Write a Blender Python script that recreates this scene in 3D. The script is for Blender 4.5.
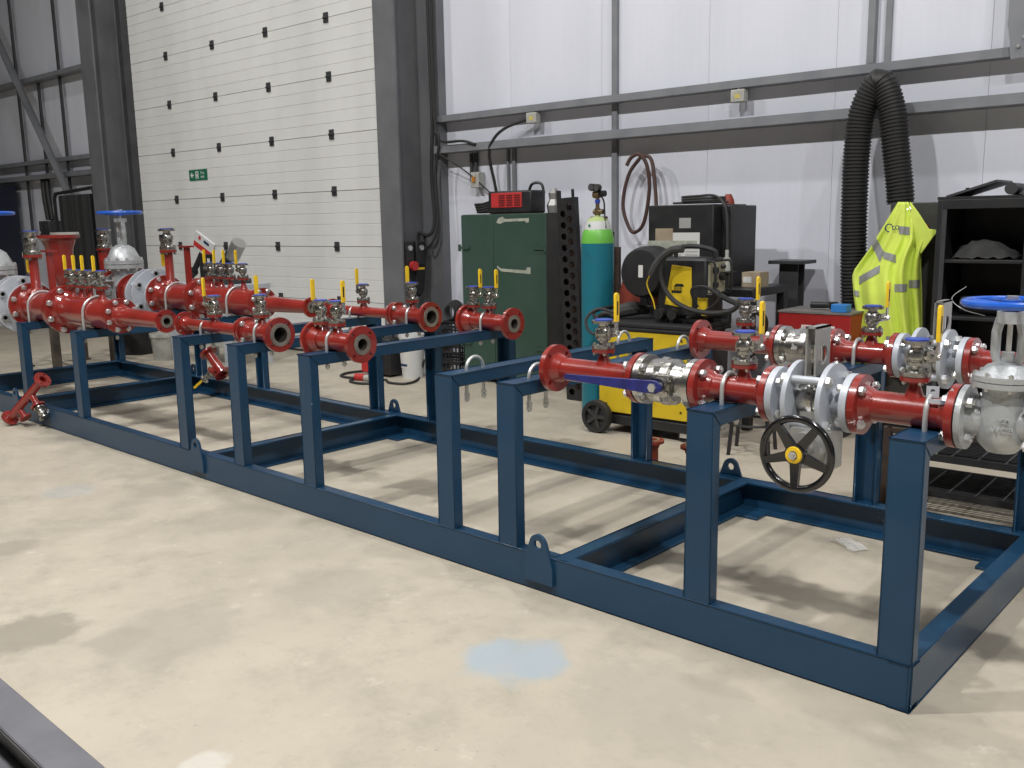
import bpy, math, random
from mathutils import Vector, Matrix, geometry
random.seed(7)
PI = math.pi
for o in list(bpy.data.objects): bpy.data.objects.remove(o)
scene = bpy.context.scene
col = scene.collection

# ------------------------------------------------------------------ camera
FPX = 923.41
CAM = Vector((0.8318, -2.5717, 1.4205))
YAW, PITCH, ROLL = -0.7429, 0.1738, -0.0180
fw = Vector((math.sin(YAW)*math.cos(PITCH), math.cos(YAW)*math.cos(PITCH), -math.sin(PITCH)))
rt0 = Vector((math.cos(YAW), -math.sin(YAW), 0)); up0 = rt0.cross(fw)
rt = math.cos(ROLL)*rt0 + math.sin(ROLL)*up0
up = -math.sin(ROLL)*rt0 + math.cos(ROLL)*up0
cd = bpy.data.cameras.new('camera'); cam = bpy.data.objects.new('camera', cd); col.objects.link(cam)
cd.sensor_fit = 'HORIZONTAL'; cd.sensor_width = 36; cd.lens = 36*FPX/1024; cd.clip_end = 200
m = Matrix((rt, up, -fw)).transposed().to_4x4(); m.translation = CAM
cam.matrix_world = m
scene.camera = cam
# ------------------------------------------------------------------ world, lamps, exposure
w = bpy.data.worlds.new('world'); scene.world = w; w.use_nodes = True
w.node_tree.nodes['Background'].inputs[0].default_value = (0.8, 0.9, 1.0, 1)
w.node_tree.nodes['Background'].inputs[1].default_value = 0.05
scene.view_settings.view_transform = 'Standard'; scene.view_settings.look = 'None'
scene.view_settings.gamma = 1; scene.view_settings.use_curve_mapping = False
scene.view_settings.exposure = 0.0
LAMP_POWER = 395
LAMP_Z = 7.6
LAMPS = [(-8.8, -7.2, .68), (-3.8, -7.2, 1.), (1.4, -7.2, 1.), (6.6, -7.2, .8), (-9.2, -2.5, .2), (-4.2, -2.5, .2), (1.0, -2.5, .22)]
# building frame: u along the back wall, v out through it
EX = Vector((.99907, .0432, 0)); EY = Vector((-.0432, .99907, 0)); OB = Vector((0, 4.01, 0))
BROT = math.atan2(.0432, .99907)
def bw(u, v, z=0): return OB + EX*u + EY*v + Vector((0, 0, z))
for (u, v, pw) in LAMPS:
    ld = bpy.data.lights.new('high_bay_light', 'AREA'); ld.shape = 'DISK'; ld.size = 0.3; ld.energy = LAMP_POWER*pw
    ld.color = (1.0, 0.985, 0.97)
    lo = bpy.data.objects.new('high_bay_light', ld); col.objects.link(lo); lo.location = bw(u, v, LAMP_Z-0.06)

# ------------------------------------------------------------------ pixel helpers (a pixel gives a direction only)
def ray(px, py): return fw + rt*((px-512)/FPX) - up*((py-384)/FPX)
def on(px, py, axis, val):
    d = ray(px, py); return CAM + d*((val-CAM[axis])/d[axis])
def onv(px, py, v):
    d = ray(px, py); c = CAM-OB; t = (v-c.dot(EY))/d.dot(EY); P = c+d*t
    return P.dot(EX), P.z

# ------------------------------------------------------------------ materials
MATS = {}
def mat(name, c, rough=.5, metal=0., c2=None, nscale=8., bump=0., bscale=40., coat=0., spec=.5, thr=(.4, .65), stretch=(1, 1, 1), trans=0., alpha=1.):
    if name in MATS: return MATS[name]
    m = bpy.data.materials.new(name); m.use_nodes = True; nt = m.node_tree; b = nt.nodes['Principled BSDF']
    b.inputs['Base Color'].default_value = (*c, 1); b.inputs['Roughness'].default_value = rough; b.inputs['Metallic'].default_value = metal
    b.inputs['Coat Weight'].default_value = coat; b.inputs['Coat Roughness'].default_value = .08
    b.inputs['Specular IOR Level'].default_value = spec
    b.inputs['Transmission Weight'].default_value = trans
    b.inputs['Alpha'].default_value = alpha
    if c2 or bump:
        tc = nt.nodes.new('ShaderNodeTexCoord'); mp = nt.nodes.new('ShaderNodeMapping'); mp.inputs['Scale'].default_value = stretch
        nt.links.new(tc.outputs['Object'], mp.inputs[0])
    if c2:
        n = nt.nodes.new('ShaderNodeTexNoise'); n.inputs['Scale'].default_value = nscale; n.inputs['Detail'].default_value = 6
        r = nt.nodes.new('ShaderNodeMapRange'); r.inputs[1].default_value = thr[0]; r.inputs[2].default_value = thr[1]
        mx = nt.nodes.new('ShaderNodeMix'); mx.data_type = 'RGBA'
        mx.inputs[6].default_value = (*c, 1); mx.inputs[7].default_value = (*c2, 1)
        nt.links.new(mp.outputs[0], n.inputs['Vector']); nt.links.new(n.outputs[0], r.inputs[0]); nt.links.new(r.outputs[0], mx.inputs[0])
        nt.links.new(mx.outputs[2], b.inputs['Base Color'])
    if bump:
        n2 = nt.nodes.new('ShaderNodeTexNoise'); n2.inputs['Scale'].default_value = bscale; n2.inputs['Detail'].default_value = 3
        bp = nt.nodes.new('ShaderNodeBump'); bp.inputs['Strength'].default_value = bump; bp.inputs['Distance'].default_value = .004
        nt.links.new(mp.outputs[0], n2.inputs['Vector']); nt.links.new(n2.outputs[0], bp.inputs['Height']); nt.links.new(bp.outputs[0], b.inputs['Normal'])
    MATS[name] = m; return m
BLUE = mat('blue_paint', (.010, .046, .098), .34, c2=(.013, .053, .11), nscale=3, bump=.12, bscale=90, coat=.15, spec=.3)
RED = mat('red_paint', (.29, .025, .018), .3, c2=(.235, .02, .015), nscale=6, bump=.12, bscale=60, coat=.7)
DRED = mat('dark_red_paint', (.28, .02, .016), .35, c2=(.2, .016, .013), nscale=8, bump=.1)
OXID = mat('red_oxide_primer', (.30, .05, .025), .6, c2=(.22, .035, .02), nscale=12)
SILV = mat('silver_valve_paint', (.50, .52, .53), .38, .35, c2=(.42, .44, .45), nscale=14, bump=.35, bscale=120)
PALE = mat('pale_grey_paint', (.52, .55, .60), .42, .1, c2=(.46, .49, .54), nscale=9)
STEEL = mat('stainless_steel', (.55, .54, .51), .27, 1., c2=(.38, .37, .35), nscale=22, bump=.25, bscale=150)
BRIGHT = mat('machined_steel', (.72, .72, .71), .2, 1.)
ZINC = mat('zinc_plated_steel', (.68, .68, .68), .33, .85)
GALV = mat('galvanised_rod', (.62, .63, .62), .4, .6)
GASK = mat('black_gasket', (.012, .012, .014), .6)
BORE = mat('dark_bore', (.06, .05, .04), .7, c2=(.03, .025, .02), nscale=20)
RFACE = mat('machined_face', (.34, .32, .28), .4, .6, c2=(.25, .23, .2), nscale=15)
YEL = mat('yellow_lever_sleeve', (.85, .56, .02), .4)
NAVY = mat('navy_lever_paint', (.018, .025, .19), .35, c2=(.012, .015, .12), nscale=20)
BCAP = mat('blue_cap_plastic', (.03, .07, .42), .35)
BWHEEL = mat('blue_handwheel_paint', (.015, .11, .55), .3, coat=.3)
BLACKG = mat('glossy_black_paint', (.008, .008, .009), .18, coat=.5)
BLACK = mat('black_paint', (.016, .016, .018), .45, c2=(.024, .024, .025), nscale=10)
BLACKM = mat('matt_black', (.014, .014, .015), .75)
RUBBER = mat('black_rubber', (.02, .02, .02), .6)
DGREY = mat('dark_grey_paint', (.05, .052, .056), .5, c2=(.035, .036, .04), nscale=5)
COLG = mat('column_grey_paint', (.16, .165, .175), .5, c2=(.125, .13, .14), nscale=3, bump=.1)
RAILG = mat('rail_grey_galvanised', (.24, .25, .27), .5, .1, c2=(.20, .21, .23), nscale=5)
GREEN = mat('dark_green_paint', (.035, .075, .055), .45, c2=(.045, .085, .07), nscale=3, bump=.15)
TAPE = mat('masking_tape', (.42, .43, .36), .7, c2=(.3, .32, .27), nscale=20)
WHITE = mat('white_plastic', (.62, .63, .62), .45)
OFFW = mat('off_white_plastic', (.5, .5, .46), .5, c2=(.36, .36, .33), nscale=9)
PAPER = mat('white_paper', (.66, .66, .63), .8)
CARD = mat('cardboard', (.38, .31, .22), .85, c2=(.31, .25, .17), nscale=10)
WYEL = mat('welder_yellow_paint', (.66, .47, .02), .42, c2=(.50, .35, .02), nscale=14, thr=(.56, .8))
TEAL = mat('teal_cylinder_paint', (.012, .17, .23), .38, c2=(.02, .13, .18), nscale=9, thr=(.5, .75), bump=.1)
LIME = mat('lime_shoulder_paint', (.17, .52, .08), .35)
BRASS = mat('old_brass', (.22, .16, .09), .45, .8)
HIVIS = mat('hi_vis_yellow_fabric', (.72, .86, .14), .8, c2=(.64, .79, .10), nscale=5, bump=.2, bscale=25)
REFL = mat('reflective_tape', (.27, .28, .28), .55)
RCAB = mat('tool_chest_red', (.34, .018, .018), .38, c2=(.28, .015, .015), nscale=6)
BROWNH = mat('brown_rubber_hose', (.07, .035, .028), .6)
RUST = mat('rusty_steel', (.06, .035, .022), .75, c2=(.03, .02, .016), nscale=14)
TRES = mat('worn_brown_steel', (.085, .07, .055), .6, c2=(.05, .042, .035), nscale=8)
NAVYC = mat('navy_machine_paint', (.008, .012, .024), .4)
GREYF = mat('dark_grey_cloth', (.06, .06, .06), .9, c2=(.04, .04, .04), nscale=8)
PANELC = mat('beige_control_panel', (.36, .33, .24), .5, c2=(.24, .22, .16), nscale=20)
SKIDG = mat('grey_primer_beam', (.15, .15, .165), .45, c2=(.125, .125, .14), nscale=6, bump=.15)
FILM = mat('clear_plastic_film', (.85, .85, .85), .2, trans=.2, alpha=.45)
ALU = mat('cast_aluminium', (.42, .42, .41), .42, .7, bump=.2)
SGREEN = mat('exit_sign_green', (.012, .16, .075), .45)
PWHITE = mat('print_white', (.75, .76, .75), .6)
PBLACK = mat('print_black', (.01, .01, .01), .6)
PRED = mat('print_red', (.5, .03, .03), .6)
PBLUE = mat('print_navy', (.015, .04, .12), .6)
LAMPG = bpy.data.materials.new('lamp_glow'); LAMPG.use_nodes = True
_b = LAMPG.node_tree.nodes['Principled BSDF']; _b.inputs['Emission Color'].default_value = (1, .97, .92, 1); _b.inputs['Emission Strength'].default_value = 20

# ------------------------------------------------------------------ mesh builder
def T(x, y, z): return Matrix.Translation((x, y, z))
AXX = Matrix(((0, 0, 1, 0), (1, 0, 0, 0), (0, 1, 0, 0), (0, 0, 0, 1)))          # local z -> world x
AXY = Matrix(((1, 0, 0, 0), (0, 0, 1, 0), (0, -1, 0, 0), (0, 0, 0, 1)))         # local z -> world y
ID = Matrix.Identity(4)
def aim(p0, p1):
    p0, p1 = Vector(p0), Vector(p1); return T(*p0) @ (p1-p0).to_track_quat('Z', 'Y').to_matrix().to_4x4()
def circ(r, n=24, cx=0, cy=0, ph=0): return [(cx+r*math.cos(ph+2*PI*i/n), cy+r*math.sin(ph+2*PI*i/n)) for i in range(n)]
class MB:
    def __init__(s): s.v = []; s.f = []
    def add(s, vs, fs, M=ID):
        o = len(s.v); s.v += [M @ Vector(v) for v in vs]; s.f += [tuple(i+o for i in f) for f in fs]; return s
    def box(s, x0, x1, y0, y1, z0, z1, M=ID):
        return s.add([(x, y, z) for z in (z0, z1) for y in (y0, y1) for x in (x0, x1)],
                     [(0, 2, 3, 1), (4, 5, 7, 6), (0, 1, 5, 4), (2, 6, 7, 3), (0, 4, 6, 2), (1, 3, 7, 5)], M)
    def lathe(s, prof, M=ID, n=24, loop=False):
        vs = []; rings = []
        for (r, z) in prof:
            if r < 1e-6: rings.append([len(vs)]); vs.append((0, 0, z))
            else:
                rings.append(list(range(len(vs), len(vs)+n)))
                vs += [(r*math.cos(2*PI*i/n), r*math.sin(2*PI*i/n), z) for i in range(n)]
        fs = []
        pairs = list(zip(rings, rings[1:])) + ([(rings[-1], rings[0])] if loop else [])
        for a, b in pairs:
            for i in range(n):
                j = (i+1) % n
                if len(a) == 1 and len(b) == 1: continue
                if len(a) == 1: fs.append((a[0], b[j], b[i]))
                elif len(b) == 1: fs.append((a[i], a[j], b[0]))
                else: fs.append((a[i], a[j], b[j], b[i]))
        return s.add(vs, fs, M)
    def cyl(s, r, z0, z1, M=ID, n=20, r2=None):
        r2 = r if r2 is None else r2
        return s.lathe([(0, z0), (r, z0), (r2, z1), (0, z1)], M, n)
    def rod(s, p0, p1, r, n=10, r2=None):
        L = (Vector(p1)-Vector(p0)).length; return s.cyl(r, 0, L, aim(p0, p1), n, r2)
    def hexn(s, r, z0, z1, M=ID): return s.cyl(r, z0, z1, M, 6)
    def prism(s, outer, z0, z1, M=ID, holes=()):
        loops = [list(outer)] + [list(h) for h in holes]
        flat = [p for l in loops for p in l]; n = len(flat)
        if holes or len(outer) > 4: tris = geometry.tessellate_polygon([[Vector((p[0], p[1], 0)) for p in l] for l in loops])
        else: tris = [tuple(range(len(outer)))]
        vs = [(p[0], p[1], z0) for p in flat] + [(p[0], p[1], z1) for p in flat]
        fs = []
        for t in tris:
            a = sum(flat[t[i]][0]*flat[t[(i+1) % len(t)]][1]-flat[t[(i+1) % len(t)]][0]*flat[t[i]][1] for i in range(len(t)))
            t = tuple(t) if a > 0 else tuple(reversed(t))
            fs.append(tuple(i+n for i in t)); fs.append(tuple(reversed(t)))
        o = 0
        for k, l in enumerate(loops):
            L = len(l); a = sum(l[i][0]*l[(i+1) % L][1]-l[(i+1) % L][0]*l[i][1] for i in range(L))
            fwd = (a > 0) == (k == 0)
            for i in range(L):
                j = (i+1) % L
                q = (o+i, o+j, o+j+n, o+i+n)
                fs.append(q if fwd else tuple(reversed(q)))
            o += L
        return s.add(vs, fs, M)
    def tube(s, pts, r, n=8, closed=False, rf=None, caps=True):
        pts = [Vector(p) for p in pts]; N = len(pts); base = len(s.v); nrm = None
        for i, p in enumerate(pts):
            a = pts[i-1] if (i > 0 or closed) else p; b = pts[(i+1) % N] if (i < N-1 or closed) else p
            t = (b-a).normalized()
            if nrm is None:
                nrm = t.orthogonal().normalized()
            else:
                nrm = (nrm - t*nrm.dot(t)); nrm = nrm.normalized() if nrm.length > 1e-6 else t.orthogonal().normalized()
            bn = t.cross(nrm); rr = rf(i/(N-1)) if rf else r
            for k in range(n): s.v.append(p + nrm*(rr*math.cos(2*PI*k/n)) + bn*(rr*math.sin(2*PI*k/n)))
        for i in range(N if closed else N-1):
            j = (i+1) % N
            for k in range(n):
                l = (k+1) % n; s.f.append((base+i*n+k, base+i*n+l, base+j*n+l, base+j*n+k))
        if caps and not closed:
            s.f.append(tuple(base+k for k in reversed(range(n)))); s.f.append(tuple(base+(N-1)*n+k for k in range(n)))
        return s
WORLD = {}
def rootof(o):
    while o.parent: o = o.parent
    return o
def link_mesh(me, name, parent=None, loc=None, rot=None):
    o = bpy.data.objects.new(name, me); col.objects.link(o)
    if parent: o.parent = parent
    if loc is not None: o.location = loc
    if rot is not None: o.rotation_euler = rot
    return o
def mesh(mb, name, material, ang=35):
    me = bpy.data.meshes.new(name); me.from_pydata([tuple(v) for v in mb.v], [], mb.f); me.update()
    me.polygons.foreach_set('use_smooth', [True]*len(me.polygons)); me.set_sharp_from_angle(angle=math.radians(ang))
    me.materials.append(material); return me
def build(mb, name, material, parent=None, loc=None, ang=35, bevel=0, label=None):
    """geometry is written in the coordinates of the thing it belongs to (world coordinates when the thing was made with world=True)"""
    if parent is not None:
        r = rootof(parent)
        if r.name in WORLD:
            d = WORLD[r.name]
            for i in range(len(mb.v)): mb.v[i] = mb.v[i]-d
    o = link_mesh(mesh(mb, name, material, ang), name, parent, loc)
    if bevel:
        b = o.modifiers.new('bevel', 'BEVEL'); b.width = bevel; b.segments = 2; b.limit_method = 'ANGLE'; b.angle_limit = .6
    if label: o['label'] = label
    return o
def tag(o, label, cat, group=None):
    o['label'] = label; o['category'] = cat
    if group: o['group'] = group
    return o
def thing(name, label, cat, loc=(0, 0, 0), rotz=0., group=None, world=False):
    o = bpy.data.objects.new(name, None); col.objects.link(o); o.location = loc; o.rotation_euler = (0, 0, rotz); o.empty_display_size = .1
    tag(o, label, cat, group)
    if world: WORLD[o.name] = Vector(loc)
    return o
def bthing(name, label, cat, u, v, z=0, group=None, rot=0.):  # aligned with the building
    return thing(name, label, cat, bw(u, v, z), BROT+rot, group)
def struct(o): o['kind'] = 'structure'; return o
def place(o):
    return o
def text_mesh(s, size, material, ext=.0005, space=1.):
    cu = bpy.data.curves.new('text', 'FONT'); cu.body = s; cu.size = size; cu.extrude = ext; cu.align_x = 'CENTER'; cu.align_y = 'CENTER'; cu.space_character = space
    ob = bpy.data.objects.new('text', cu); col.objects.link(ob)
    me = bpy.data.meshes.new_from_object(ob.evaluated_get(bpy.context.evaluated_depsgraph_get()))
    bpy.data.objects.remove(ob); bpy.data.curves.remove(cu)
    me.materials.clear(); me.materials.append(material); return me
def bez(pts, n=12):
    """smooth path through points (Catmull-Rom)"""
    P = [Vector(p) for p in pts]; P = [P[0]*2-P[1]]+P+[P[-1]*2-P[-2]]; out = []
    for i in range(1, len(P)-2):
        a, b, c, d = P[i-1:i+3]
        for k in range(n):
            t = k/n
            out.append(.5*((2*b)+(c-a)*t+(2*a-5*b+4*c-d)*t*t+(3*b-a-3*c+d)*t**3))
    out.append(P[-2]); return out

# ================================================================== THE BUILDING
def floor_material():
    m = bpy.data.materials.new('worn_concrete'); m.use_nodes = True; nt = m.node_tree; b = nt.nodes['Principled BSDF']; L = nt.links.new
    tc = nt.nodes.new('ShaderNodeTexCoord')
    def noise(s, d=6, rough=.6):
        n = nt.nodes.new('ShaderNodeTexNoise'); n.inputs['Scale'].default_value = s; n.inputs['Detail'].default_value = d; n.inputs['Roughness'].default_value = rough
        L(tc.outputs['Object'], n.inputs['Vector']); return n.outputs[0]
    def mr(x, a, bb, lo=0., hi=1.):
        r = nt.nodes.new('ShaderNodeMapRange'); r.interpolation_type = 'SMOOTHSTEP'
        for i, v in zip((1, 2, 3, 4), (a, bb, lo, hi)): r.inputs[i].default_value = v
        L(x, r.inputs[0]); return r.outputs[0]
    def mix(fac, c1, c2):
        x = nt.nodes.new('ShaderNodeMix'); x.data_type = 'RGBA'
        L(fac, x.inputs[0])
        if isinstance(c1, tuple): x.inputs[6].default_value = (*c1, 1)
        else: L(c1, x.inputs[6])
        x.inputs[7].default_value = (*c2, 1); return x.outputs[2]
    c = mix(mr(noise(.9), .35, .7), (.49, .44, .35), (.42, .378, .305))
    c = mix(mr(noise(2.6, 10, .75), .45, .7, 0, .8), c, (.35, .318, .255))
    c = mix(mr(noise(14, 8, .8), .52, .75, 0, .55), c, (.31, .28, .225))
    c = mix(mr(noise(6.5, 10, .75), .56, .7, 0, .6), c, (.60, .55, .455))
    c = mix(mr(noise(45, 2), .71, .76, 0, .5), c, (.2, .18, .15))
    warp = noise(9, 5)
    stains = [((30, 633), .16, (.27, .245, .20), .8), ((172, 634), .22, (.34, .31, .26), .5), ((120, 640), .1, (.33, .3, .25), .5), ((10, 548), .1, (.30, .27, .22), .6),
              ((514, 658), .145, (.36, .42, .46), .8), ((540, 663), .09, (.36, .42, .46), .7), ((487, 653), .08, (.36, .42, .46), .6),
              ((206, 764), .06, (.60, .58, .53), .6), ((70, 491), .13, (.36, .38, .38), .45), ((165, 489), .15, (.33, .30, .25), .5), ((240, 517), .2, (.33, .3, .24), .4),
              ((330, 585), .2, (.34, .31, .26), .35), ((770, 640), .22, (.31, .28, .23), .4), ((650, 700), .25, (.34, .31, .26), .35), ((80, 433), .3, (.30, .28, .23), .45), ((960, 640), .15, (.3, .27, .22), .5)]
    for (px, s_r, colr, st) in stains:
        P = on(px[0], px[1], 2, 0)
        v = nt.nodes.new('ShaderNodeVectorMath'); v.operation = 'DISTANCE'; L(tc.outputs['Object'], v.inputs[0]); v.inputs[1].default_value = (P.x, P.y, 0)
        a = nt.nodes.new('ShaderNodeMath'); a.operation = 'MULTIPLY_ADD'; L(warp, a.inputs[0]); a.inputs[1].default_value = -s_r*1.6; L(v.outputs['Value'], a.inputs[2])
        c = mix(mr(a.outputs[0], s_r*.55, -s_r*.05, 0, st), c, colr)
    L(c, b.inputs['Base Color'])
    L(mr(noise(5), .35, .7, .42, .62), b.inputs['Roughness'])
    bp = nt.nodes.new('ShaderNodeBump'); bp.inputs['Strength'].default_value = .15; bp.inputs['Distance'].default_value = .004; L(noise(30, 6), bp.inputs['Height']); L(bp.outputs[0], b.inputs['Normal'])
    return m
def ribbed(name, c1, c2, pitch, axis):
    m = bpy.data.materials.new(name); m.use_nodes = True; nt = m.node_tree; b = nt.nodes['Principled BSDF']; L = nt.links.new
    tc = nt.nodes.new('ShaderNodeTexCoord')
    n = nt.nodes.new('ShaderNodeTexNoise'); n.inputs['Scale'].default_value = 1.3; n.inputs['Detail'].default_value = 5
    mp = nt.nodes.new('ShaderNodeMapping'); mp.inputs['Scale'].default_value = (1.5, 1, .35); L(tc.outputs['Object'], mp.inputs[0]); L(mp.outputs[0], n.inputs[0])
    x = nt.nodes.new('ShaderNodeMix'); x.data_type = 'RGBA'; x.inputs[6].default_value = (*c1, 1); x.inputs[7].default_value = (*c2, 1)
    r = nt.nodes.new('ShaderNodeMapRange'); r.inputs[1].default_value = .38; r.inputs[2].default_value = .7; L(n.outputs[0], r.inputs[0]); L(r.outputs[0], x.inputs[0]); L(x.outputs[2], b.inputs['Base Color'])
    wv = nt.nodes.new('ShaderNodeTexWave'); wv.wave_profile = 'SAW'; wv.bands_direction = axis; wv.inputs['Scale'].default_value = 2*PI/20/pitch; L(tc.outputs['Object'], wv.inputs['Vector'])
    bp = nt.nodes.new('ShaderNodeBump'); bp.inputs['Strength'].default_value = .5; bp.inputs['Distance'].default_value = .004; L(wv.outputs[0], bp.inputs['Height']); L(bp.outputs[0], b.inputs['Normal'])
    b.inputs['Roughness'].default_value = .45
    return m
WALLM = ribbed('white_ribbed_cladding', (.76, .785, .87), (.70, .725, .80), .06, 'X')
DOORM = mat('door_off_white', (.80, .805, .79), .5, c2=(.71, .715, .70), nscale=1.5, thr=(.4, .7), stretch=(1, 1, .4))
PLAIN = mat('plain_light_wall', (.13, .135, .14), .7)

mb = MB(); mb.box(-26, 14, -18, .3, -.2, 0)
fo = link_mesh(mesh(mb, 'floor', floor_material()), 'floor'); struct(fo)
fo.location = (0, 0, 0)
for vtx in fo.data.vertices:
    q = bw(vtx.co.x, vtx.co.y, vtx.co.z); vtx.co = q
def sempty(name, u=0, v=0, z=0):
    o = bpy.data.objects.new(name, None); col.objects.link(o); o.location = bw(u, v, z); o.rotation_euler = (0, 0, BROT); return struct(o)
def sbox(name, m, u0, u1, v0, v1, z0, z1, parent=None, bevel=0):
    uc, vc = (u0+u1)/2, (v0+v1)/2
    mb = MB(); mb.box(u0-uc, u1-uc, v0-vc, v1-vc, 0, z1-z0)
    o = link_mesh(mesh(mb, name, m), name)
    if parent: o.parent = parent; o.location = (uc, vc, z0)
    else: o.location = bw(uc, vc, z0); o.rotation_euler = (0, 0, BROT); struct(o)
    return o
HT = 9.0
wb = sempty('wall_back')
seams = [-23.9+.995*i for i in range(13)]
for a, b in zip(seams, seams[1:]): sbox('panel', WALLM, a+.0012, b-.0012, 0, .08, 0, HT, wb)
for k in range(16):
    a = -5.955+.985*k
    if k == 0: a0 = -6.3
    else: a0 = a
    sbox('panel', WALLM, a0+.0012, -5.955+.985*(k+1)-.0012, 0, .08, 0, HT, wb)
sbox('panel', WALLM, -11.95, -6.3, 0, .08, 5.3, HT, wb)
sbox('backing_sheet', WALLM, -24, 10.1, .085, .1, 0, HT, wb)
sbox('wall_left', PLAIN, -24.2, -24, -18, .1, 0, HT); sbox('wall_right', PLAIN, 10, 10.2, -18, .1, 0, HT); sbox('wall_front', PLAIN, -24, 10, -18.2, -18, 0, HT)
sbox('ceiling', PLAIN, -24.2, 10.2, -18.2, .1, HT, HT+.1)
# horizontal cladding rails
def rail(name, z0, lip, u0, u1, dep=.17):
    mb = MB(); mb.prism([(-dep, 0), (-dep, lip), (-dep+.012, lip), (-dep+.012, .012), (-.0, .012), (0, 0)], 0, u1-u0, Matrix(((0, 0, 1, 0), (1, 0, 0, 0), (0, 1, 0, 0), (0, 0, 0, 1))))
    o = link_mesh(mesh(mb, name, RAILG), name); o.location = bw(u0, 0, z0); o.rotation_euler = (0, 0, BROT); return struct(o)
rail('trim_1', 2.072, .066, -5.80, 9.9); rail('trim_2', 2.362, .056, -5.80, 9.9, .12)
rail('trim_3', 2.19, .07, -23.9, -11.9); rail('trim_4', 2.42, .06, -23.9, -11.9, .13); rail('trim_5', 3.62, .06, -23.9, -11.9, .17); rail('trim_6', 4.2, .06, -5.80, 9.9)
# vertical cover strips and conduits on the wall
for i, (u, w_, z0, z1, v) in enumerate([(-3.84, .05, 0, HT, -.035), (-1.765, .045, 2.43, HT, -.06), (-1.665, .04, 2.3, HT, -.02), (-5.0, .02, .9, 2.07, -.03), (-4.93, .035, .9, 2.07, -.03)]):
    sbox('trim_%d' % (7+i), RAILG, u-w_/2, u+w_/2, v, -.001, z0, z1)
# steel columns
def icolumn(name, u0, u1, v0, v1):
    um = (u0+u1)/2; t = .022
    mb = MB(); mb.prism([(u0-um, v0), (u1-um, v0), (u1-um, v0+t), (.008, v0+t), (.008, v1-t), (u1-um, v1-t), (u1-um, v1), (u0-um, v1), (u0-um, v1-t), (-.008, v1-t), (-.008, v0+t), (u0-um, v0+t)], .0, HT)
    o = link_mesh(mesh(mb, name, COLG), name); o.location = bw(um, 0, 0); o.rotation_euler = (0, 0, BROT); struct(o)
    pb = MB(); pb.box(u0-um-.04, u1-um+.04, v0-.04, v1+.02, 0, .025); link_mesh(mesh(pb, 'base_plate', COLG), 'base_plate', o)
    return o
icolumn('column_right', -6.21, -5.93, -.5, -.06); sbox('trim_15', COLG, -5.925, -5.775, -.1, -.001, 0, HT); icolumn('column_left', -11.90, -11.56, -.5, -.06)
# door track posts beside the sectional door
sbox('trim_13', DGREY, -11.46, -11.36, -.2, -.01, 0, 5.3); sbox('trim_14', DGREY, -6.28, -6.22, -.2, -.01, 0, 5.3)
# diagonal wall brace in the far bay
bu0, bz0 = onv(-30, -20, -.28); bu1, bz1 = onv(79, 216, -.28)
P0, P1 = bw(bu0, -.28, bz0), bw(bu1, -.28, bz1)
mb = MB(); mb.box(-.07, .07, -.012, .012, 0, (P1-P0).length); mb.box(-.07, -.055, -.1, 0, 0, (P1-P0).length)
o = link_mesh(mesh(mb, 'brace', COLG), 'brace'); struct(o)
dz = (P1-P0).normalized(); dy = EY.copy(); dx = dy.cross(dz).normalized()
mm = Matrix((dx, dy, dz)).transposed().to_4x4(); mm.translation = P0; o.matrix_world = mm
for px_, zt in ((15, HT), (58, HT), (36, 3.6)):
    u, z = onv(px_, 60, -.08); sbox('conduit', DGREY, u-.018, u+.018, -.1, -.065, 1.2, zt)
# post and gusset at the right hand top
br = sempty('wall_bracket', -.86, 0, 2.36)
mb = MB(); mb.box(-.05, .05, -.16, -.02, .17, 3); build(mb, 'post', RAILG, br)
mb = MB(); mb.prism([(-.05, .2), (.05, .2), (.12, .1), (.12, -.02), (-.02, -.02), (-.03, .08)], -.17, -.155, Matrix(((1, 0, 0, 0), (0, 0, 1, 0), (0, 1, 0, 0), (0, 0, 0, 1)))); build(mb, 'gusset_plate', RAILG, br)
for a, b_ in ((.02, .05), (.08, .05), (.05, .1)):
    mb = MB(); mb.hexn(.012, -.182, -.17, Matrix(((1, 0, 0, a), (0, 0, 1, 0), (0, 1, 0, b_), (0, 0, 0, 1)))); build(mb, 'bolt', ZINC, br)

# sectional door
dr = sempty('door_1', -8.81, -.1, 0)
DW = (-11.36+8.81, -6.29+8.81); SH = .586
prof = []
zz = .004
prof_pts = [(0.0, .003)]
for k in range(5):
    z0 = k*SH/5; z1 = (k+1)*SH/5
    if k: prof_pts += [(0, z0-.005), (.006, z0), (0, z0+.005)]
prof_pts += [(0, SH-.003), (.04, SH-.003), (.04, .003)]
XE = Matrix(((0, 0, 1, 0), (1, 0, 0, 0), (0, 1, 0, 0), (0, 0, 0, 1)))
mb = MB(); mb.prism(prof_pts, DW[0], DW[1], XE); sec = mesh(mb, 'door_section', DOORM, 15)
mb = MB(); mb.box(-.035, .035, -.012, 0, -.05, .05); mb.cyl(.012, -.035, .035, T(0, -.012, 0) @ AXX, 10); hin = mesh(mb, 'hinge', DGREY)
for k in range(9):
    s = link_mesh(sec, 'door_section', dr, (0, 0, .02+k*SH))
    if k:
        for u in (-10.49, -9.46, -8.41, -7.36):
            link_mesh(hin, 'hinge', s, (u+8.81, 0, 0))
mb = MB(); mb.box(DW[0], DW[1], .0, .04, 0, .02); build(mb, 'bottom_seal', RUBBER, dr)
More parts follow.
